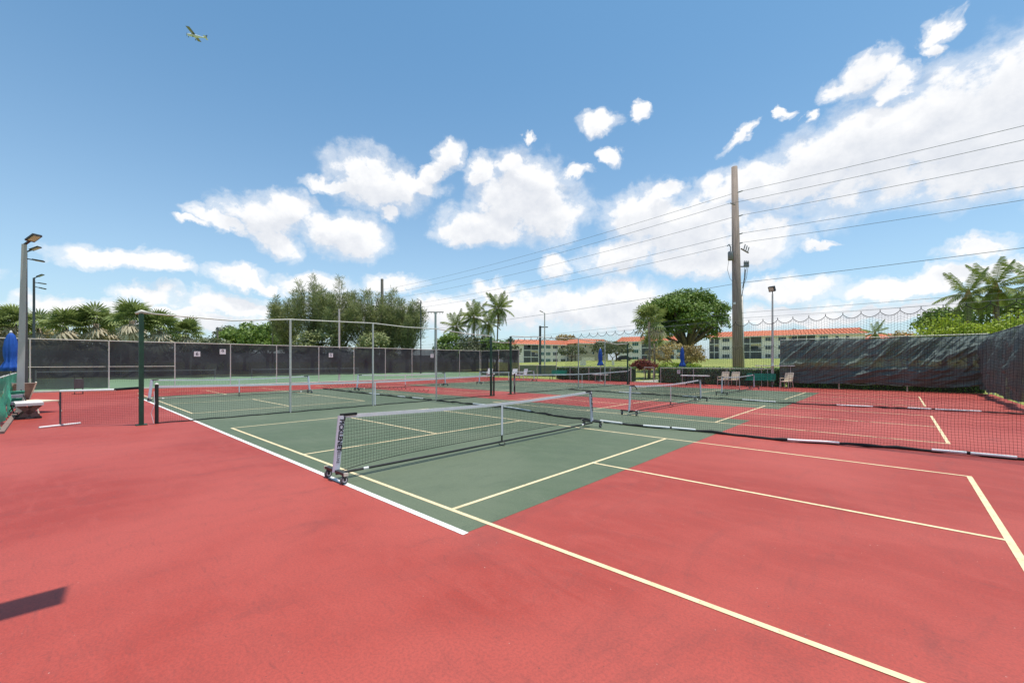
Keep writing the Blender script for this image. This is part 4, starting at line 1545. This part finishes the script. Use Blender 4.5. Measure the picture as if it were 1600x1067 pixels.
# ------------------------------------------------------------------ lamp posts and utility poles
def lamp_post(label, loc, h, r, kind='led', m='darkpost', lean=(0, 0), face=0.0, heads=1, group='court lamp posts', hs=1.0):
    t = thing('lamp_post', label, 'lamp post', loc, 0, group)
    top = Vector((lean[0], lean[1], h))
    if m == 'paleconc':
        w = r
        pl = MB()
        for z, s in ((0, 1.15), (h, 0.78)):
            f = z / h
            for dx, dy in ((-1, -1), (1, -1), (1, 1), (-1, 1)):
                pl.v.append((top.x * f + dx * w * s, top.y * f + dy * w * s, z))
        pl.f += [(0, 1, 5, 4), (1, 2, 6, 5), (2, 3, 7, 6), (3, 0, 4, 7), (4, 5, 6, 7)]
        pl.build('pole', M[m], t)
    else:
        MB().tube([(0, 0, 0), top * 0.5, top], [r, r * 0.9, r * 0.75], 10).build('pole', M[m], t)
    for k in range(heads):
        zz = h - k * 0.32
        a = face + (0.35 * k)
        dv = Vector((math.cos(a), math.sin(a), 0))
        tilt = (0.45, -0.12, -0.2)[k % 3]
        MM = Matrix.Translation(Vector((top.x, top.y, zz))) @ Matrix.Rotation(a, 4, 'Z') @ Matrix.Rotation(-tilt, 4, 'Y')
        hd = MB().box((0.45, 0, 0.0), (0.40, 0.24 * hs, 0.055), 0, MM).build('lamp_head', M['blackmetal'], t)
        MB().box((0.47, 0, -0.034), (0.30, 0.18, 0.014), 0, MM).build('lens', M['lens'], hd)
        MB().box((0.13, 0, -0.01), (0.28, 0.06, 0.045), 0, MM).build('arm', M['blackmetal'], t)
    return t


FA = math.atan2(RGT.y, RGT.x)
p = at(31, 14.0)
lamp_post('thick pale concrete lamp post behind the lounger at left', (p.x, p.y, 0), 5.62, 0.078, m='paleconc', lean=(0.08, 0.1), face=FA - 0.2)
p = at(40, 21)
lamp_post('thin dark lamp post just right of the thick concrete one', (p.x, p.y, 0), 7.2, 0.085, face=FA + 0.2, heads=2)
p = at(53, 32)
lamp_post('small distant dark lamp post with three flat heads, left of the clouds', (p.x, p.y, 0), 8.1, 0.09, face=FA + 0.2, heads=3)
# post beside the camera on the same fence line: only its lamp head's shadow reaches the picture
lamp_post('concrete lamp post whose lamp shadow falls on the red court at lower left', (8.87, -4.36, 0), 5.62, 0.13, m='paleconc', face=math.radians(85), lean=(-0.1, 1.36), hs=1.3)
p = yP(1207, 30.05)
t = thing('flood_light', 'slim pale post with square floodlight beside the green bench', 'lamp post', p)
MB().tube([(0, 0, 0), (0, 0, 2.6), (0, 0, 6.35)], [0.09, 0.075, 0.05], 10).build('pole', M['galv'], t)
MM = Matrix.Rotation(R(-20), 4, 'Z') @ Matrix.Translation((0, -0.06, 6.68)) @ Matrix.Rotation(R(22), 4, 'X')
hd = MB().box((0, 0, 0), (0.4, 0.16, 0.36), 0, MM).build('lamp_head', M['blackmetal'], t)
MB().box((0, -0.086, 0), (0.3, 0.012, 0.26), 0, MM).build('lens', M['lens'], hd)
MB().tube([(0, 0, 6.35), (0, 0, 6.55)], 0.03, 6).build('bracket', M['blackmetal'], t)
p = G(851, 50)
lamp_post('grey lamp post with one tilted head in front of the left apartment block', p, 7.55, 0.085, m='galv', face=FA + math.pi)
p = G(844, 52)
t = thing('utility_post', 'short square post beside the grey lamp post', 'post', p)
MB().box((0, 0, 3.1), (0.2, 0.2, 6.2)).build('pole', M['darkpost'], t)
MB().box((0.35, 0.3, 6.05), (1.0, 0.12, 0.12), FA).build('arm', M['darkpost'], t)
p = G(657.5, 62)
lamp_post('dark lamp post with a two-way head right of the feathery trees', p, 10.8, 0.10, face=FA + math.pi, heads=2)
p = at(530, 36.5)
t = thing('lamp_post', 'tall pale post without lamp rising in front of the feathery trees', 'lamp post', p)
MB().tube([(0, 0, 0), (0, 0, 6.2)], [0.09, 0.07], 8).build('pole', M['galv'], t)
MB().box((0, 0, 6.25), (0.14, 0.14, 0.1)).build('cap', M['galv'], t)
p = G(680.5, 70)
t = thing('utility_pole', 'pale pole with a long flat crossarm between feathery trees and coconut palms', 'utility pole', p, FA)
MB().tube([(0, 0, 0), (0, 0, 10.1)], [0.22, 0.17], 8).build('pole', M['paleconc'], t)
MB().box((0, 0, 10.05), (2.7, 0.16, 0.14)).build('crossarm', M['wood'], t)
for k in range(6):
    MB().box((-1.2 + k * 0.48, 0, 9.86), (0.07, 0.07, 0.22)).build('insulator', M['ceramic'], t)
for (u, v, d, lab) in ((426, 490, 75, 'thin dark pole at the left edge of the feathery trees'), (340, 511, 75, 'short thin dark pole above the low round trees')):
    p = G(u, d)
    t = thing('utility_pole', lab, 'utility pole', p, FA, 'thin far poles')
    hh = zh(v, d) - p.z
    MB().tube([(0, 0, 0), (0, 0, hh)], 0.13, 6).build('pole', M['wood'], t)
    MB().box((0, 0, hh - 0.3), (0.5, 0.2, 0.4)).build('cap', M['ceramic'], t)

P0 = at(1153.5, 36.0)
t = thing('utility_pole', 'tall weathered wooden utility pole with transformer, rising behind the hedge', 'utility pole', (P0.x, P0.y, 0), FA)
MB().tube([(0, 0, -0.2), (-0.12, 0, 7), (-0.33, 0, 18.4)], [0.44, 0.36, 0.235], 14).build('pole', M['wood'], t, smooth=True)
MB().tube([(0.40, -0.12, 0), (0.27, -0.10, 7.4)], [0.10, 0.08], 8).build('riser_conduit', M['galv'], t, smooth=True)
MB().tube([(0.27, -0.1, 7.4), (0.42, -0.1, 8.3), (0.55, -0.1, 9.6)], 0.035, 6).build('riser_cable', M['ceramic'], t)
for k in range(3):
    MB().tube([(0.30, -0.1, 8.0), (0.45 + k * 0.1, -0.1, 8.9), (0.5 + 0.14 * k, -0.12, 9.9)], 0.018, 5).build('lead_wire', M['ceramic'], t)
tf = MB().lathe([(0.05, -0.38), (0.2, -0.36), (0.21, 0.3), (0.17, 0.38), (0.03, 0.4)], 14, (-0.72, -0.1, 10.75)).build('transformer', M['ceramic'], t, smooth=True)
MB().tube([(-0.72, -0.1, 11.12), (-0.70, -0.1, 11.5), (-0.85, -0.1, 11.75), (-0.98, -0.1, 11.6)], 0.05, 6).build('bushing', M['ceramic'], tf)
MB().tube([(-0.85, -0.1, 10.4), (-0.98, -0.1, 9.6), (-0.75, -0.1, 8.8), (-0.25, -0.1, 8.3)], 0.016, 5).build('lead_wire', M['ceramic'], t)
MB().box((-0.4, -0.1, 10.75), (0.4, 0.08, 0.1)).build('bracket', M['ceramic'], t)
for k in range(3):
    MB().tube([(0.42 + k * 0.16, -0.1, 11.3 - k * 0.12), (0.55 + k * 0.16, -0.1, 11.75 - k * 0.12)], 0.045, 6).build('cutout', M['ceramic'], t)
    MB().lathe([(0.02, -0.22), (0.09, -0.2), (0.07, 0), (0.09, 0.1), (0.03, 0.25)], 8, (0.48 + k * 0.15, -0.12, 10.1)).build('arrester', M['ceramic'], t)
MB().box((0.5, -0.1, 11.2), (0.75, 0.08, 0.09), 0, Matrix.Translation((0.5, 0, 11.2)) @ Matrix.Rotation(R(30), 4, 'Y') @ Matrix.Translation((-0.5, 0, -11.2))).build('cutout_arm', M['wood'], t)
MB().box((0.45, -0.1, 9.85), (0.8, 0.08, 0.09)).build('arrester_arm', M['ceramic'], t)
ZW = [16.15, 15.1, 14.1, 12.55, 11.75]
for i, z in enumerate(ZW):
    xo = -0.30 + 0.25 + 0.06
    s = -1 if i == 1 else 1
    MB().tube([(-0.28, -0.2, z - 0.05), (-0.28 + s * 0.52, -0.22, z + 0.12)], 0.05, 6).build('insulator', M['ceramic'], t)
MB().lathe([(0.02, -0.1), (0.1, -0.08), (0.1, 0.08), (0.02, 0.1)], 8, (-0.42, -0.2, 6.7)).build('cable_box', M['white'], t)

P1 = at(597, 82)
t = thing('utility_pole', 'distant wooden utility pole rising out of the feathery trees', 'utility pole', (P1.x, P1.y, 0), FA)
MB().tube([(0, 0, -0.2), (0, 0, 17.9)], [0.42, 0.27], 10).build('pole', M['wood'], t)
MB().box((0.7, 0, 14.6), (1.4, 0.14, 0.14)).build('crossarm', M['wood'], t)
MB().box((-0.8, 0, 12.6), (1.4, 0.12, 0.12)).build('crossarm', M['wood'], t)

dirw = Vector((P0.x - P1.x, P0.y - P1.y, 0))
P2 = P0 + dirw * 1.0


def wire(label, a, b, c, sag1, sag2, r=0.013):
    pts = []
    for k in range(17):
        f = k / 16
        p = a.lerp(b, f)
        p.z -= sag1 * 4 * f * (1 - f)
        pts.append(p)
    for k in range(1, 21):
        f = k / 20
        p = b.lerp(c, f)
        p.z -= sag2 * 4 * f * (1 - f)
        pts.append(p)
    o = MB().tube(pts, r, 4).build('power_line', M['ceramic'])
    tag(o, label, 'cable', 'overhead power lines')


nm = ('topmost', 'second highest', 'third highest', 'fourth highest', 'fifth highest')
for i, z in enumerate(ZW):
    s = -0.6 if i == 1 else 0.35
    off = RGT * s
    a = Vector((P1.x, P1.y, z - 0.3)) + off * 0.6
    b = Vector((P0.x, P0.y, z + 0.15)) + off - Vector((0.25, 0.15, 0))
    c = Vector((P2.x, P2.y, z + 0.4)) + off
    wire(nm[i] + ' of the long power lines passing the wooden utility pole', a, b, c, 0.7, 0.9, 0.016)
for i, (z, lab) in enumerate(((8.45, 'thick low cable leaving the wooden pole at transformer height'), (5.9, 'thin cable crossing behind the floodlight post'), (5.45, 'lowest cable, running behind the floodlight towards the right palms'))):
    a = Vector((P1.x, P1.y, z - 1.2))
    b = Vector((P0.x, P0.y, z))
    c = Vector((P2.x, P2.y, z + 1.8))
    wire(lab, a, b, c, 0.5, 0.6, 0.02 if i == 0 else 0.014)


# ------------------------------------------------------------------ apartment blocks
def apartment(label, A, B, zb, ze, bays, depth=12.0, wall='wall', roofh=1.7, over=0.9, hip=True, floors=3):
    """facade from A (left) to B (right) as the camera sees it; bays: list of (relative width, kind)"""
    A, B = Vector((A.x, A.y, 0)), Vector((B.x, B.y, 0))
    d = B - A
    L = d.length
    ang = math.atan2(d.y, d.x)
    t = thing('apartment_building', label, 'building', (A.x, A.y, zb), ang)
    H = ze - zb
    fh = H / floors
    tot = sum(b[0] for b in bays)
    MB().box((L / 2, depth / 2 + 1.6, H / 2), (L - 0.02, depth - 3.2, H)).build('core_wall', M[wall], t)
    x = 0.0
    for (w, k) in bays:
        ww = L * w / tot
        if k in ('win', 'teal', 'small', 'blank'):
            wl = MB().box((x + ww / 2, 0.8, H / 2), (ww, 1.6, H)).build('wall', M[wall], t)
            if k != 'blank':
                nwin = 1 if k == 'small' else max(1, int(round(ww / 3.4)))
                for f in range(floors):
                    for q in range(nwin):
                        cx = x + ww * (q + 0.5) / nwin
                        if k == 'small':
                            wn, hn = 0.9, 1.0
                        else:
                            wn, hn = min(2.5, ww / nwin * 0.72), 1.35
                        win = MB().box((cx, -0.02, f * fh + 1.55), (wn + 0.2, 0.1, hn + 0.2)).build('window', M['slab'], t)
                        npn = 1 if wn < 1.2 else 3
                        for r_ in range(npn):
                            pw = wn / npn
                            MB().box((cx - wn / 2 + pw * (r_ + 0.5), -0.075, f * fh + 1.55), (pw - 0.1, 0.04, hn)).build('pane', M['teal_glass' if k == 'teal' else 'glass'], win)
        else:
            # recessed screened balconies with slabs, posts and railings
            MB().box((x + ww / 2, 1.55, H / 2), (ww - 0.02, 0.1, H)).build('wall', M[wall], t)
            for f in range(floors):
                z = f * fh
                if f > 0:
                    MB().box((x + ww / 2, 0.75, z), (ww, 1.66, 0.3)).build('balcony_slab', M['slab'], t)
                MB().box((x + ww / 2, 1.44, z + 1.25), (ww * 0.7, 0.1, 2.0)).build('patio_door', M['glass'], t)
                n = max(2, int(round(ww / 3.3)))
                for q in range(n):
                    cx = x + ww * (q + 0.5) / n
                    if (q + f) % 3 != 2:
                        MB().box((cx, 0.04, z + fh / 2 + 0.05), (ww / n - 0.16, 0.03, fh - 0.34)).build('porch_screen', M['mesh'], t)
                    else:
                        MB().box((cx, 0.05, z + 0.62), (ww / n - 0.16, 0.05, 0.9)).build('railing', M['mesh'], t)
            n = max(2, int(round(ww / 3.3)))
            for q in range(n + 1):
                MB().box((x + 0.1 + (ww - 0.2) * q / n, 0.0, H / 2), (0.2, 0.16, H)).build('balcony_post', M['slab'], t)
        x += ww
    # mansard style tiled roof edge
    o = over
    rf = MB()
    hin = 1.5
    b0 = [(-o, -o, H - 0.35), (L + o, -o, H - 0.35), (L + o, depth + o, H - 0.35), (-o, depth + o, H - 0.35)]
    b1 = [(hin if hip else -o, hin, H + roofh), (L - hin if hip else L + o, hin, H + roofh), (L - hin if hip else L + o, depth - hin, H + roofh), (hin if hip else -o, depth - hin, H + roofh)]
    rf.v += b0 + b1
    rf.f += [(0, 1, 5, 4), (1, 2, 6, 5), (2, 3, 7, 6), (3, 0, 4, 7), (4, 5, 6, 7), (3, 2, 1, 0)]
    roof = rf.build('roof', M['rooftile'], t)
    n = int(L / 1.1)
    rb = MB()
    for i in range(n + 1):
        xx = -o + (L + 2 * o) * i / n
        x2 = hin + (L - 2 * hin) * i / n if hip else xx
        rb.tube([(xx, -o - 0.02, H - 0.30), (x2, hin, H + roofh + 0.05)], 0.14, 5)
    rb.build('tile_course', M['rooftile'], roof)['kind'] = 'stuff'
    MB().box((L / 2, -o + 0.1, H - 0.5), (L + 2 * o - 0.3, 0.2, 0.28)).build('fascia', M['slab'], t)
    return t


b3l, b3r = at(1108, 168), at(1352, 143)
apartment('long cream apartment block with orange roof behind the wooden utility pole', b3l, b3r, 2.45, 11.9,
          [(18, 'balc'), (22, 'win'), (10, 'blank'), (38, 'balc'), (22, 'win'), (18, 'win'), (40, 'balc'), (22, 'teal'), (14, 'small'), (14, 'small'), (16, 'blank')], 14)
b2l, b2r = at(966, 178), at(1072, 166)
apartment('white apartment block with teal windows, partly hidden behind the fan palm and bronze bush', b2l, b2r, 1.6, 10.6,
          [(22, 'teal'), (22, 'teal'), (30, 'balc'), (30, 'balc'), (20, 'teal')], 14)
b1l, b1r = at(808, 182), at(899, 196)
apartment('left apartment block with teal screened balconies and faded orange roof', b1l, b1r, 0.9, 9.9,
          [(10, 'blank'), (26, 'balc'), (22, 'teal'), (14, 'win'), (14, 'win'), (16, 'balc')], 14)
b4l, b4r = at(903, 186), at(950, 192)
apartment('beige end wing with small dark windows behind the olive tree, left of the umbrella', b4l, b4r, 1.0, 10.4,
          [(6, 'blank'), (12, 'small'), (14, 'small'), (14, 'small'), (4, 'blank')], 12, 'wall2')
b5l, b5r = at(1372, 150), at(1440, 150)
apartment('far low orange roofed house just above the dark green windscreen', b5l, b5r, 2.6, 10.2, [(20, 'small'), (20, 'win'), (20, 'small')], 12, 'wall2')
p = at(1237.5, 154)
t = thing('roof_vent', 'round grey vent on the orange roof right of the floodlight', 'vent', (p.x, p.y + 4, 12.5))
MB().lathe([(0.3, 0), (0.35, 0.6), (0.75, 0.7), (0.85, 1.1), (0.6, 1.6), (0.1, 1.8)], 12).build('cowl', M['ceramic'], t, smooth=True)

for (u, d, w, h, lab) in ((911, 95, 1.3, 1.0, 'low white block wall on the lawn by the olive tree'), (919, 150, 4.5, 1.2, 'long white garden wall below the beige end wing'), (958, 92, 0.5, 1.0, 'small white bollard on the lawn right of the umbrella')):
    q = G(u, d)
    t = thing('garden_wall', lab, 'wall', (q.x, q.y, q.z), FA, 'white garden walls')
    MB().box((0, 0, h / 2), (w, 0.3, h)).build('body', M['wall'], t)
    MB().box((0, 0, h + 0.04), (w + 0.12, 0.42, 0.08)).build('coping', M['slab'], t)

# parked car under the trees
q = G(975, 120)
t = thing('parked_car', 'dark parked car under the trees in front of the white block', 'car', q, FA)
body = MB()
prof = [(-2.1, 0.35), (-2.15, 0.75), (-1.5, 0.92), (-0.9, 1.42), (0.6, 1.45), (1.3, 0.95), (2.1, 0.82), (2.15, 0.35)]
for (x, z) in prof:
    body.v += [(x, -0.85, z), (x, 0.85, z)]
for i in range(len(prof) - 1):
    body.f.append((2 * i, 2 * i + 1, 2 * i + 3, 2 * i + 2))
body.f += [tuple(2 * i for i in range(len(prof))), tuple(2 * i + 1 for i in reversed(range(len(prof))))]
body.build('body', mat('dark_car_paint', (0.05, 0.045, 0.075), 0.2, 0.1), t)
MB().box((-0.15, -0.86, 1.17), (1.5, 0.03, 0.36)).build('side_window', M['glass'], t)
for sx in (-1.35, 1.35):
    MB().tube([(sx, -0.88, 0.33), (sx, 0.88, 0.33)], 0.33, 12).build('wheel', M['rubber'], t)

# ------------------------------------------------------------------ trees
k = 0
for (u, d, v, s, lab) in ((-14, 46, 492, 1.6, 'fan palm at the very left edge behind the blue umbrella'), (22, 48, 486, 1.7, 'fan palm just left of the thick lamp post'),
                          (62, 50, 496, 1.5, 'yellowing fan palm between the two dark lamp posts'), (103, 47, 489, 1.8, 'bright fan palm right of the small distant lamp post'),
                          (150, 49, 486, 1.75, 'fan palm with heavy tan skirt, third left of the tall green post'), (176, 54, 497, 1.6, 'shaded fan palm second left of the tall green post'),
                          (206, 48, 480, 1.8, 'tallest fan palm just left of the tall green post'), (250, 50, 494, 1.8, 'fan palm with brown dead fronds just right of the tall green post'),
                          (292, 54, 505, 1.6, 'separate small fan palm farthest right of its row')):
    p = at(u, d)
    hz = zh(v, d) - 1.0 * s * 0.85
    sabal_palm(lab, (p.x, p.y, 0), hz, s * 0.74, 28 if k != 2 else 18, 18, 20 + k)
    k += 1
for i, (u, d, v, rx, m, lab) in enumerate(((8, 60, 505, 4.5, 'mid', 'green shrub mass filling between the fan palms at the left edge'), (75, 62, 512, 4, 'bronze', 'yellowish shrub between the left fan palms'), (135, 60, 512, 4.5, 'olive', 'olive shrub filling behind the left fan palms'),
                                           (225, 62, 512, 5, 'olive', 'dark shrub behind the tall green post'), (318, 66, 524, 4, 'olive', 'low shrub right of the last fan palm'))):
    p = G(u, d)
    top = zh(v, d)
    bush_tree('shrub', lab, 'shrub', p, rx, top * 0.5, top * 0.5, M[m], 20, 60, 0.5, 0.15, 0.42, 40 + i, 'shrubs behind the fan palms', 3)
for i, (u, d, v, rx, m, lab) in enumerate(((382, 88, 508, 7.0, 'mid', 'round dark green tree left of the feathery trees'), (418, 84, 507, 5.5, 'mid', 'green tree at the foot of the feathery trees'), (352, 92, 516, 5, 'olive', 'low round tree right of the short thin pole'))):
    p = G(u, d)
    top = zh(v, d)
    bush_tree('broadleaf_tree', lab, 'tree', p, rx, top * 0.42, top * 0.6, M[m], 26, 60, 0.6, 0.3, 0.36, 60 + i, 'trees left of the feathery grove')
for i, (u, d, v, sp, n, lab) in enumerate(((452, 74, 452, 2.6, 9, 'leftmost feathery tree, thin and pointed'), (488, 72, 436, 3.2, 12, 'second feathery tree from the left with several spires'), (530, 70, 441, 3.6, 13, 'feathery tree behind the tall pale post'),
                                           (572, 72, 447, 3.8, 14, 'broad yellowish feathery tree left of the distant wooden pole'), (610, 74, 452, 3.4, 12, 'feathery tree directly behind the distant wooden pole'), (636, 72, 466, 2.4, 8, 'rightmost drooping feathery tree'))):
    p = G(u, d)
    needle_tree(lab, p, zh(v, d), sp * 1.55, n + 9, 80 + i, 12000)
for i, (u, d, v, rx, lab) in enumerate(((505, 70, 512, 4.5, 'dense undergrowth at the foot of the left feathery trees'), (590, 68, 518, 4.0, 'dark undergrowth at the foot of the right feathery trees'))):
    p = G(u, d)
    top = zh(v, d)
    bush_tree('shrub', lab, 'shrub', p, rx, top * 0.5, top * 0.5, M['casu'], 18, 70, 0.45, 0.15, 0.4, 90 + i, 'undergrowth below the feathery trees', 3)

coconut_palm('tallest coconut palm in the middle, crown against white cloud', G(776, 76), zh(484, 76), 1.0, 30, 3, 0.5)
coconut_palm('shorter coconut palm close left of the tallest middle one', G(742, 76), zh(497, 76), 1.05, 28, 4, -0.3)
coconut_palm('coconut palm with sparse crown left in the middle group', G(712, 78), zh(512, 78), 1.0, 24, 5, 0.2)
coconut_palm('slim coconut palm hidden between the two taller middle ones', G(762, 80), zh(508, 80), 0.95, 24, 6, 0.3)
for i, (u, d, v, rx, m, lab) in enumerate(((708, 74, 522, 3.4, 'mid', 'rounded green bush below the left middle coconut palm'), (738, 74, 520, 3.6, 'olive', 'tangled bush below the middle coconut palms'), (772, 72, 527, 2.6, 'mid', 'bright green bush at the foot of the tallest coconut palm'), (795, 76, 530, 1.8, 'olive', 'small bush right of the middle coconut palms'))):
    p = G(u, d)
    top = zh(v, d)
    bush_tree('shrub', lab, 'shrub', p, rx, top * 0.5, top * 0.52, M[m], 18, 90, 0.45, 0.15, 0.4, 100 + i, 'bushes under the middle palms', 3)
p = G(883, 215)
bush_tree('broadleaf_tree', 'far yellow-green tree top showing above the left apartment roof', 'tree', p, 7, 5.0, 9.5, M['bronze'], 18, 30, 0.8, 0.3, 0.4, 120)
for i, (u, d, v, rx, lab) in enumerate(((893, 130, 540, 5.2, 'olive tree in front of the left apartment block'), (963, 118, 534, 5.6, 'olive tree right of the closed umbrella'), (940, 128, 534, 3.6, 'narrow olive tree behind the closed umbrella'))):
    p = G(u, d)
    top = zh(v, d) - p.z
    bush_tree('broadleaf_tree', lab, 'tree', p, rx, top * 0.42, top * 0.6, M['olive'], 26, 55, 0.55, 0.25, 0.36, 130 + i, 'olive trees on the lawn')
p = G(957, 140)
bush_tree('shrub', 'dense olive shrub filling the gap between the two left apartment blocks', 'shrub', p, 6.0, 3.4, 3.2, M['olive'], 24, 45, 0.6, 0.2, 0.4, 138, None, 3)
# the big spreading fig
p = G(1073, 62)
bush_tree('fig_tree', 'big spreading dark green fig tree left of the wooden utility pole', 'tree', p, 7.0, 4.9, zh(500, 62) - p.z - 0.1, M['ficus'], 62, 230, 0.34, 0.6, 0.235, 140, None, 20, -0.15)
sabal_palm('fan palm with a slim trunk in front of the big fig tree', (at(1014, 44).x, at(1014, 44).y, 0), zh(503, 44), 1.05, 22, 6, 150, 'fan palms by the gate', 0.14)
sabal_palm('shorter fan palm tucked under the taller one by the gate', (at(1022, 46).x, at(1022, 46).y, 0), zh(537, 46), 0.95, 16, 4, 151, 'fan palms by the gate', 0.12)
p = G(1058, 50)
bush_tree('shrub', 'large rounded bronze-yellow bush behind the closed umbrella', 'shrub', p, 3.5, 1.75, zh(556, 50) - p.z, M['bronze'], 26, 170, 0.26, 0.12, 0.36, 160, None, 5)
p = G(1008, 42)
bush_tree('shrub', 'low dark red bush by the gate gap', 'shrub', p, 1.3, 0.5, 1.15, M['redleaf'], 16, 420, 0.16, 0.05, 0.95, 161, None, 3)
for i, (u, rx, lab) in enumerate(((1040, 0.7, 'leftmost lime plant above the hedge, left of the umbrella'), (1054, 0.6, 'lime plant just left of the umbrella above the hedge'), (1082, 0.8, 'lime plant right of the umbrella above the hedge'))):
    p = G(u, 37)
    bush_tree('shrub', lab, 'shrub', p, rx, 0.5, 1.15, M['lime'], 9, 600, 0.15, 0.04, 0.5, 165 + i, 'lime plants above the hedge', 2)
p = G(1366, 80)
coconut_palm('small feathery palm at the right end of the orange roof', p, zh(521, 80) - p.z, 0.8, 16, 9, 0.1)
# right side
for i, (u, d, v, rx, m, lab) in enumerate(((1438, 29.5, 505, 1.9, 'lime', 'leftmost lime green bush above the dark windscreen'), (1480, 28, 493, 1.9, 'lime', 'lime green bush around the first right palm trunk'), (1535, 27, 492, 2.0, 'lime', 'lime green bush between the two right palm trunks'), (1600, 26, 494, 2.1, 'lime', 'lime green bush at the right edge'), (1412, 34, 516, 1.5, 'bronze', 'small yellowish bush at the left end of the lime bushes'))):
    p = at(u, d)
    top = zh(v, d)
    bush_tree('shrub', lab, 'shrub', (p.x, p.y, -0.03), rx, top * 0.42, top * 0.58, M[m], 22, 190, 0.19, 0.08, 0.40, 180 + i, 'lime bushes behind the windscreen', 3)
for i, (u, d, v, rx, lab) in enumerate(((1475, 52, 488, 3.2, 'dark tree behind the lime bushes, left of the right palms'), (1580, 44, 470, 4.5, 'dark tree behind the right-hand palms'))):
    p = G(u, d)
    top = zh(v, d)
    bush_tree('broadleaf_tree', lab, 'tree', p, rx, top * 0.4, top * 0.62, M['ficus'], 24, 90, 0.42, 0.25, 0.36, 190 + i, 'dark trees behind the right palms')
p = at(1516, 30.5)
coconut_palm('left one of the right-hand coconut palms, frond hanging towards the wires', (p.x, p.y, 0), zh(462, 30.5), 0.64, 18, 11, -0.1, dry=1)
p = at(1562, 30)
coconut_palm('right-hand coconut palm with dry golden fronds under its crown', (p.x, p.y, 0), zh(450, 30), 0.68, 18, 12, -0.2, dry=5)
p = at(1628, 29)
coconut_palm('coconut palm cut by the right edge of the picture', (p.x, p.y, 0), zh(448, 29), 0.74, 18, 13, 0.0, dry=4)

# ------------------------------------------------------------------ light aircraft
dpl = 172.0
pc = at(306, dpl, zh(57, dpl))
t = thing('light_aircraft', 'small high-wing propeller plane flying in the upper left sky', 'aircraft', pc)
t.rotation_euler = (R(5), R(6), FA + R(12))
t.scale = (0.88, 0.88, 0.88)
# local -X nose, +X tail, +Y away from the viewer
fus = MB()
secs = [(-3.6, 0.28, -0.1), (-3.1, 0.52, -0.05), (-1.6, 0.62, 0.0), (0.3, 0.62, 0.05), (2.0, 0.36, 0.15), (4.3, 0.12, 0.3)]
fus.tube([(x, 0, z) for x, r, z in secs], [r for x, r, z in secs], 10)
fus.build('fuselage', M['plane'], t, smooth=True)
MB().box((-0.9, 0, 0.66), (1.5, 10.6, 0.16)).build('wing', M['planedark'], t)
MB().box((4.0, 0, 0.35), (0.85, 3.3, 0.08)).build('tailplane', M['plane'], t)
fin = MB()
fin.v += [(3.3, -0.05, 0.35), (4.5, -0.05, 0.35), (4.7, -0.05, 1.6), (4.2, -0.05, 1.6), (3.3, 0.05, 0.35), (4.5, 0.05, 0.35), (4.7, 0.05, 1.6), (4.2, 0.05, 1.6)]
fin.f += [(0, 1, 2, 3), (7, 6, 5, 4), (0, 4, 5, 1), (1, 5, 6, 2), (2, 6, 7, 3), (3, 7, 4, 0)]
fin.build('fin', M['planedark'], t)
for s in (-1, 1):
    MB().tube([(-0.8, s * 0.5, -0.4), (-0.9, s * 2.6, 0.6)], 0.06, 5).build('strut', M['plane'], t)
    MB().tube([(-0.7, s * 0.4, -0.4), (-0.6, s * 1.2, -1.0)], 0.06, 5).build('gear_leg', M['plane'], t)
    MB().tube([(-0.6, s * 1.12, -1.05), (-0.6, s * 1.28, -1.05)], 0.24, 10).build('wheel', M['rubber'], t)
MB().tube([(-2.9, 0, -0.5), (-3.0, 0, -1.0)], 0.06, 5).build('gear_leg', M['plane'], t)
MB().tube([(-3.0, -0.08, -1.1), (-3.0, 0.08, -1.1)], 0.2, 10).build('wheel', M['rubber'], t)
MB().lathe([(0.02, -0.25), (0.16, 0.0), (0.16, 0.15)], 8, (-3.75, 0, -0.1)).build('spinner', M['planedark'], t)
MB().box((-3.72, 0, -0.1), (0.06, 0.16, 1.8)).build('propeller', M['planedark'], t)
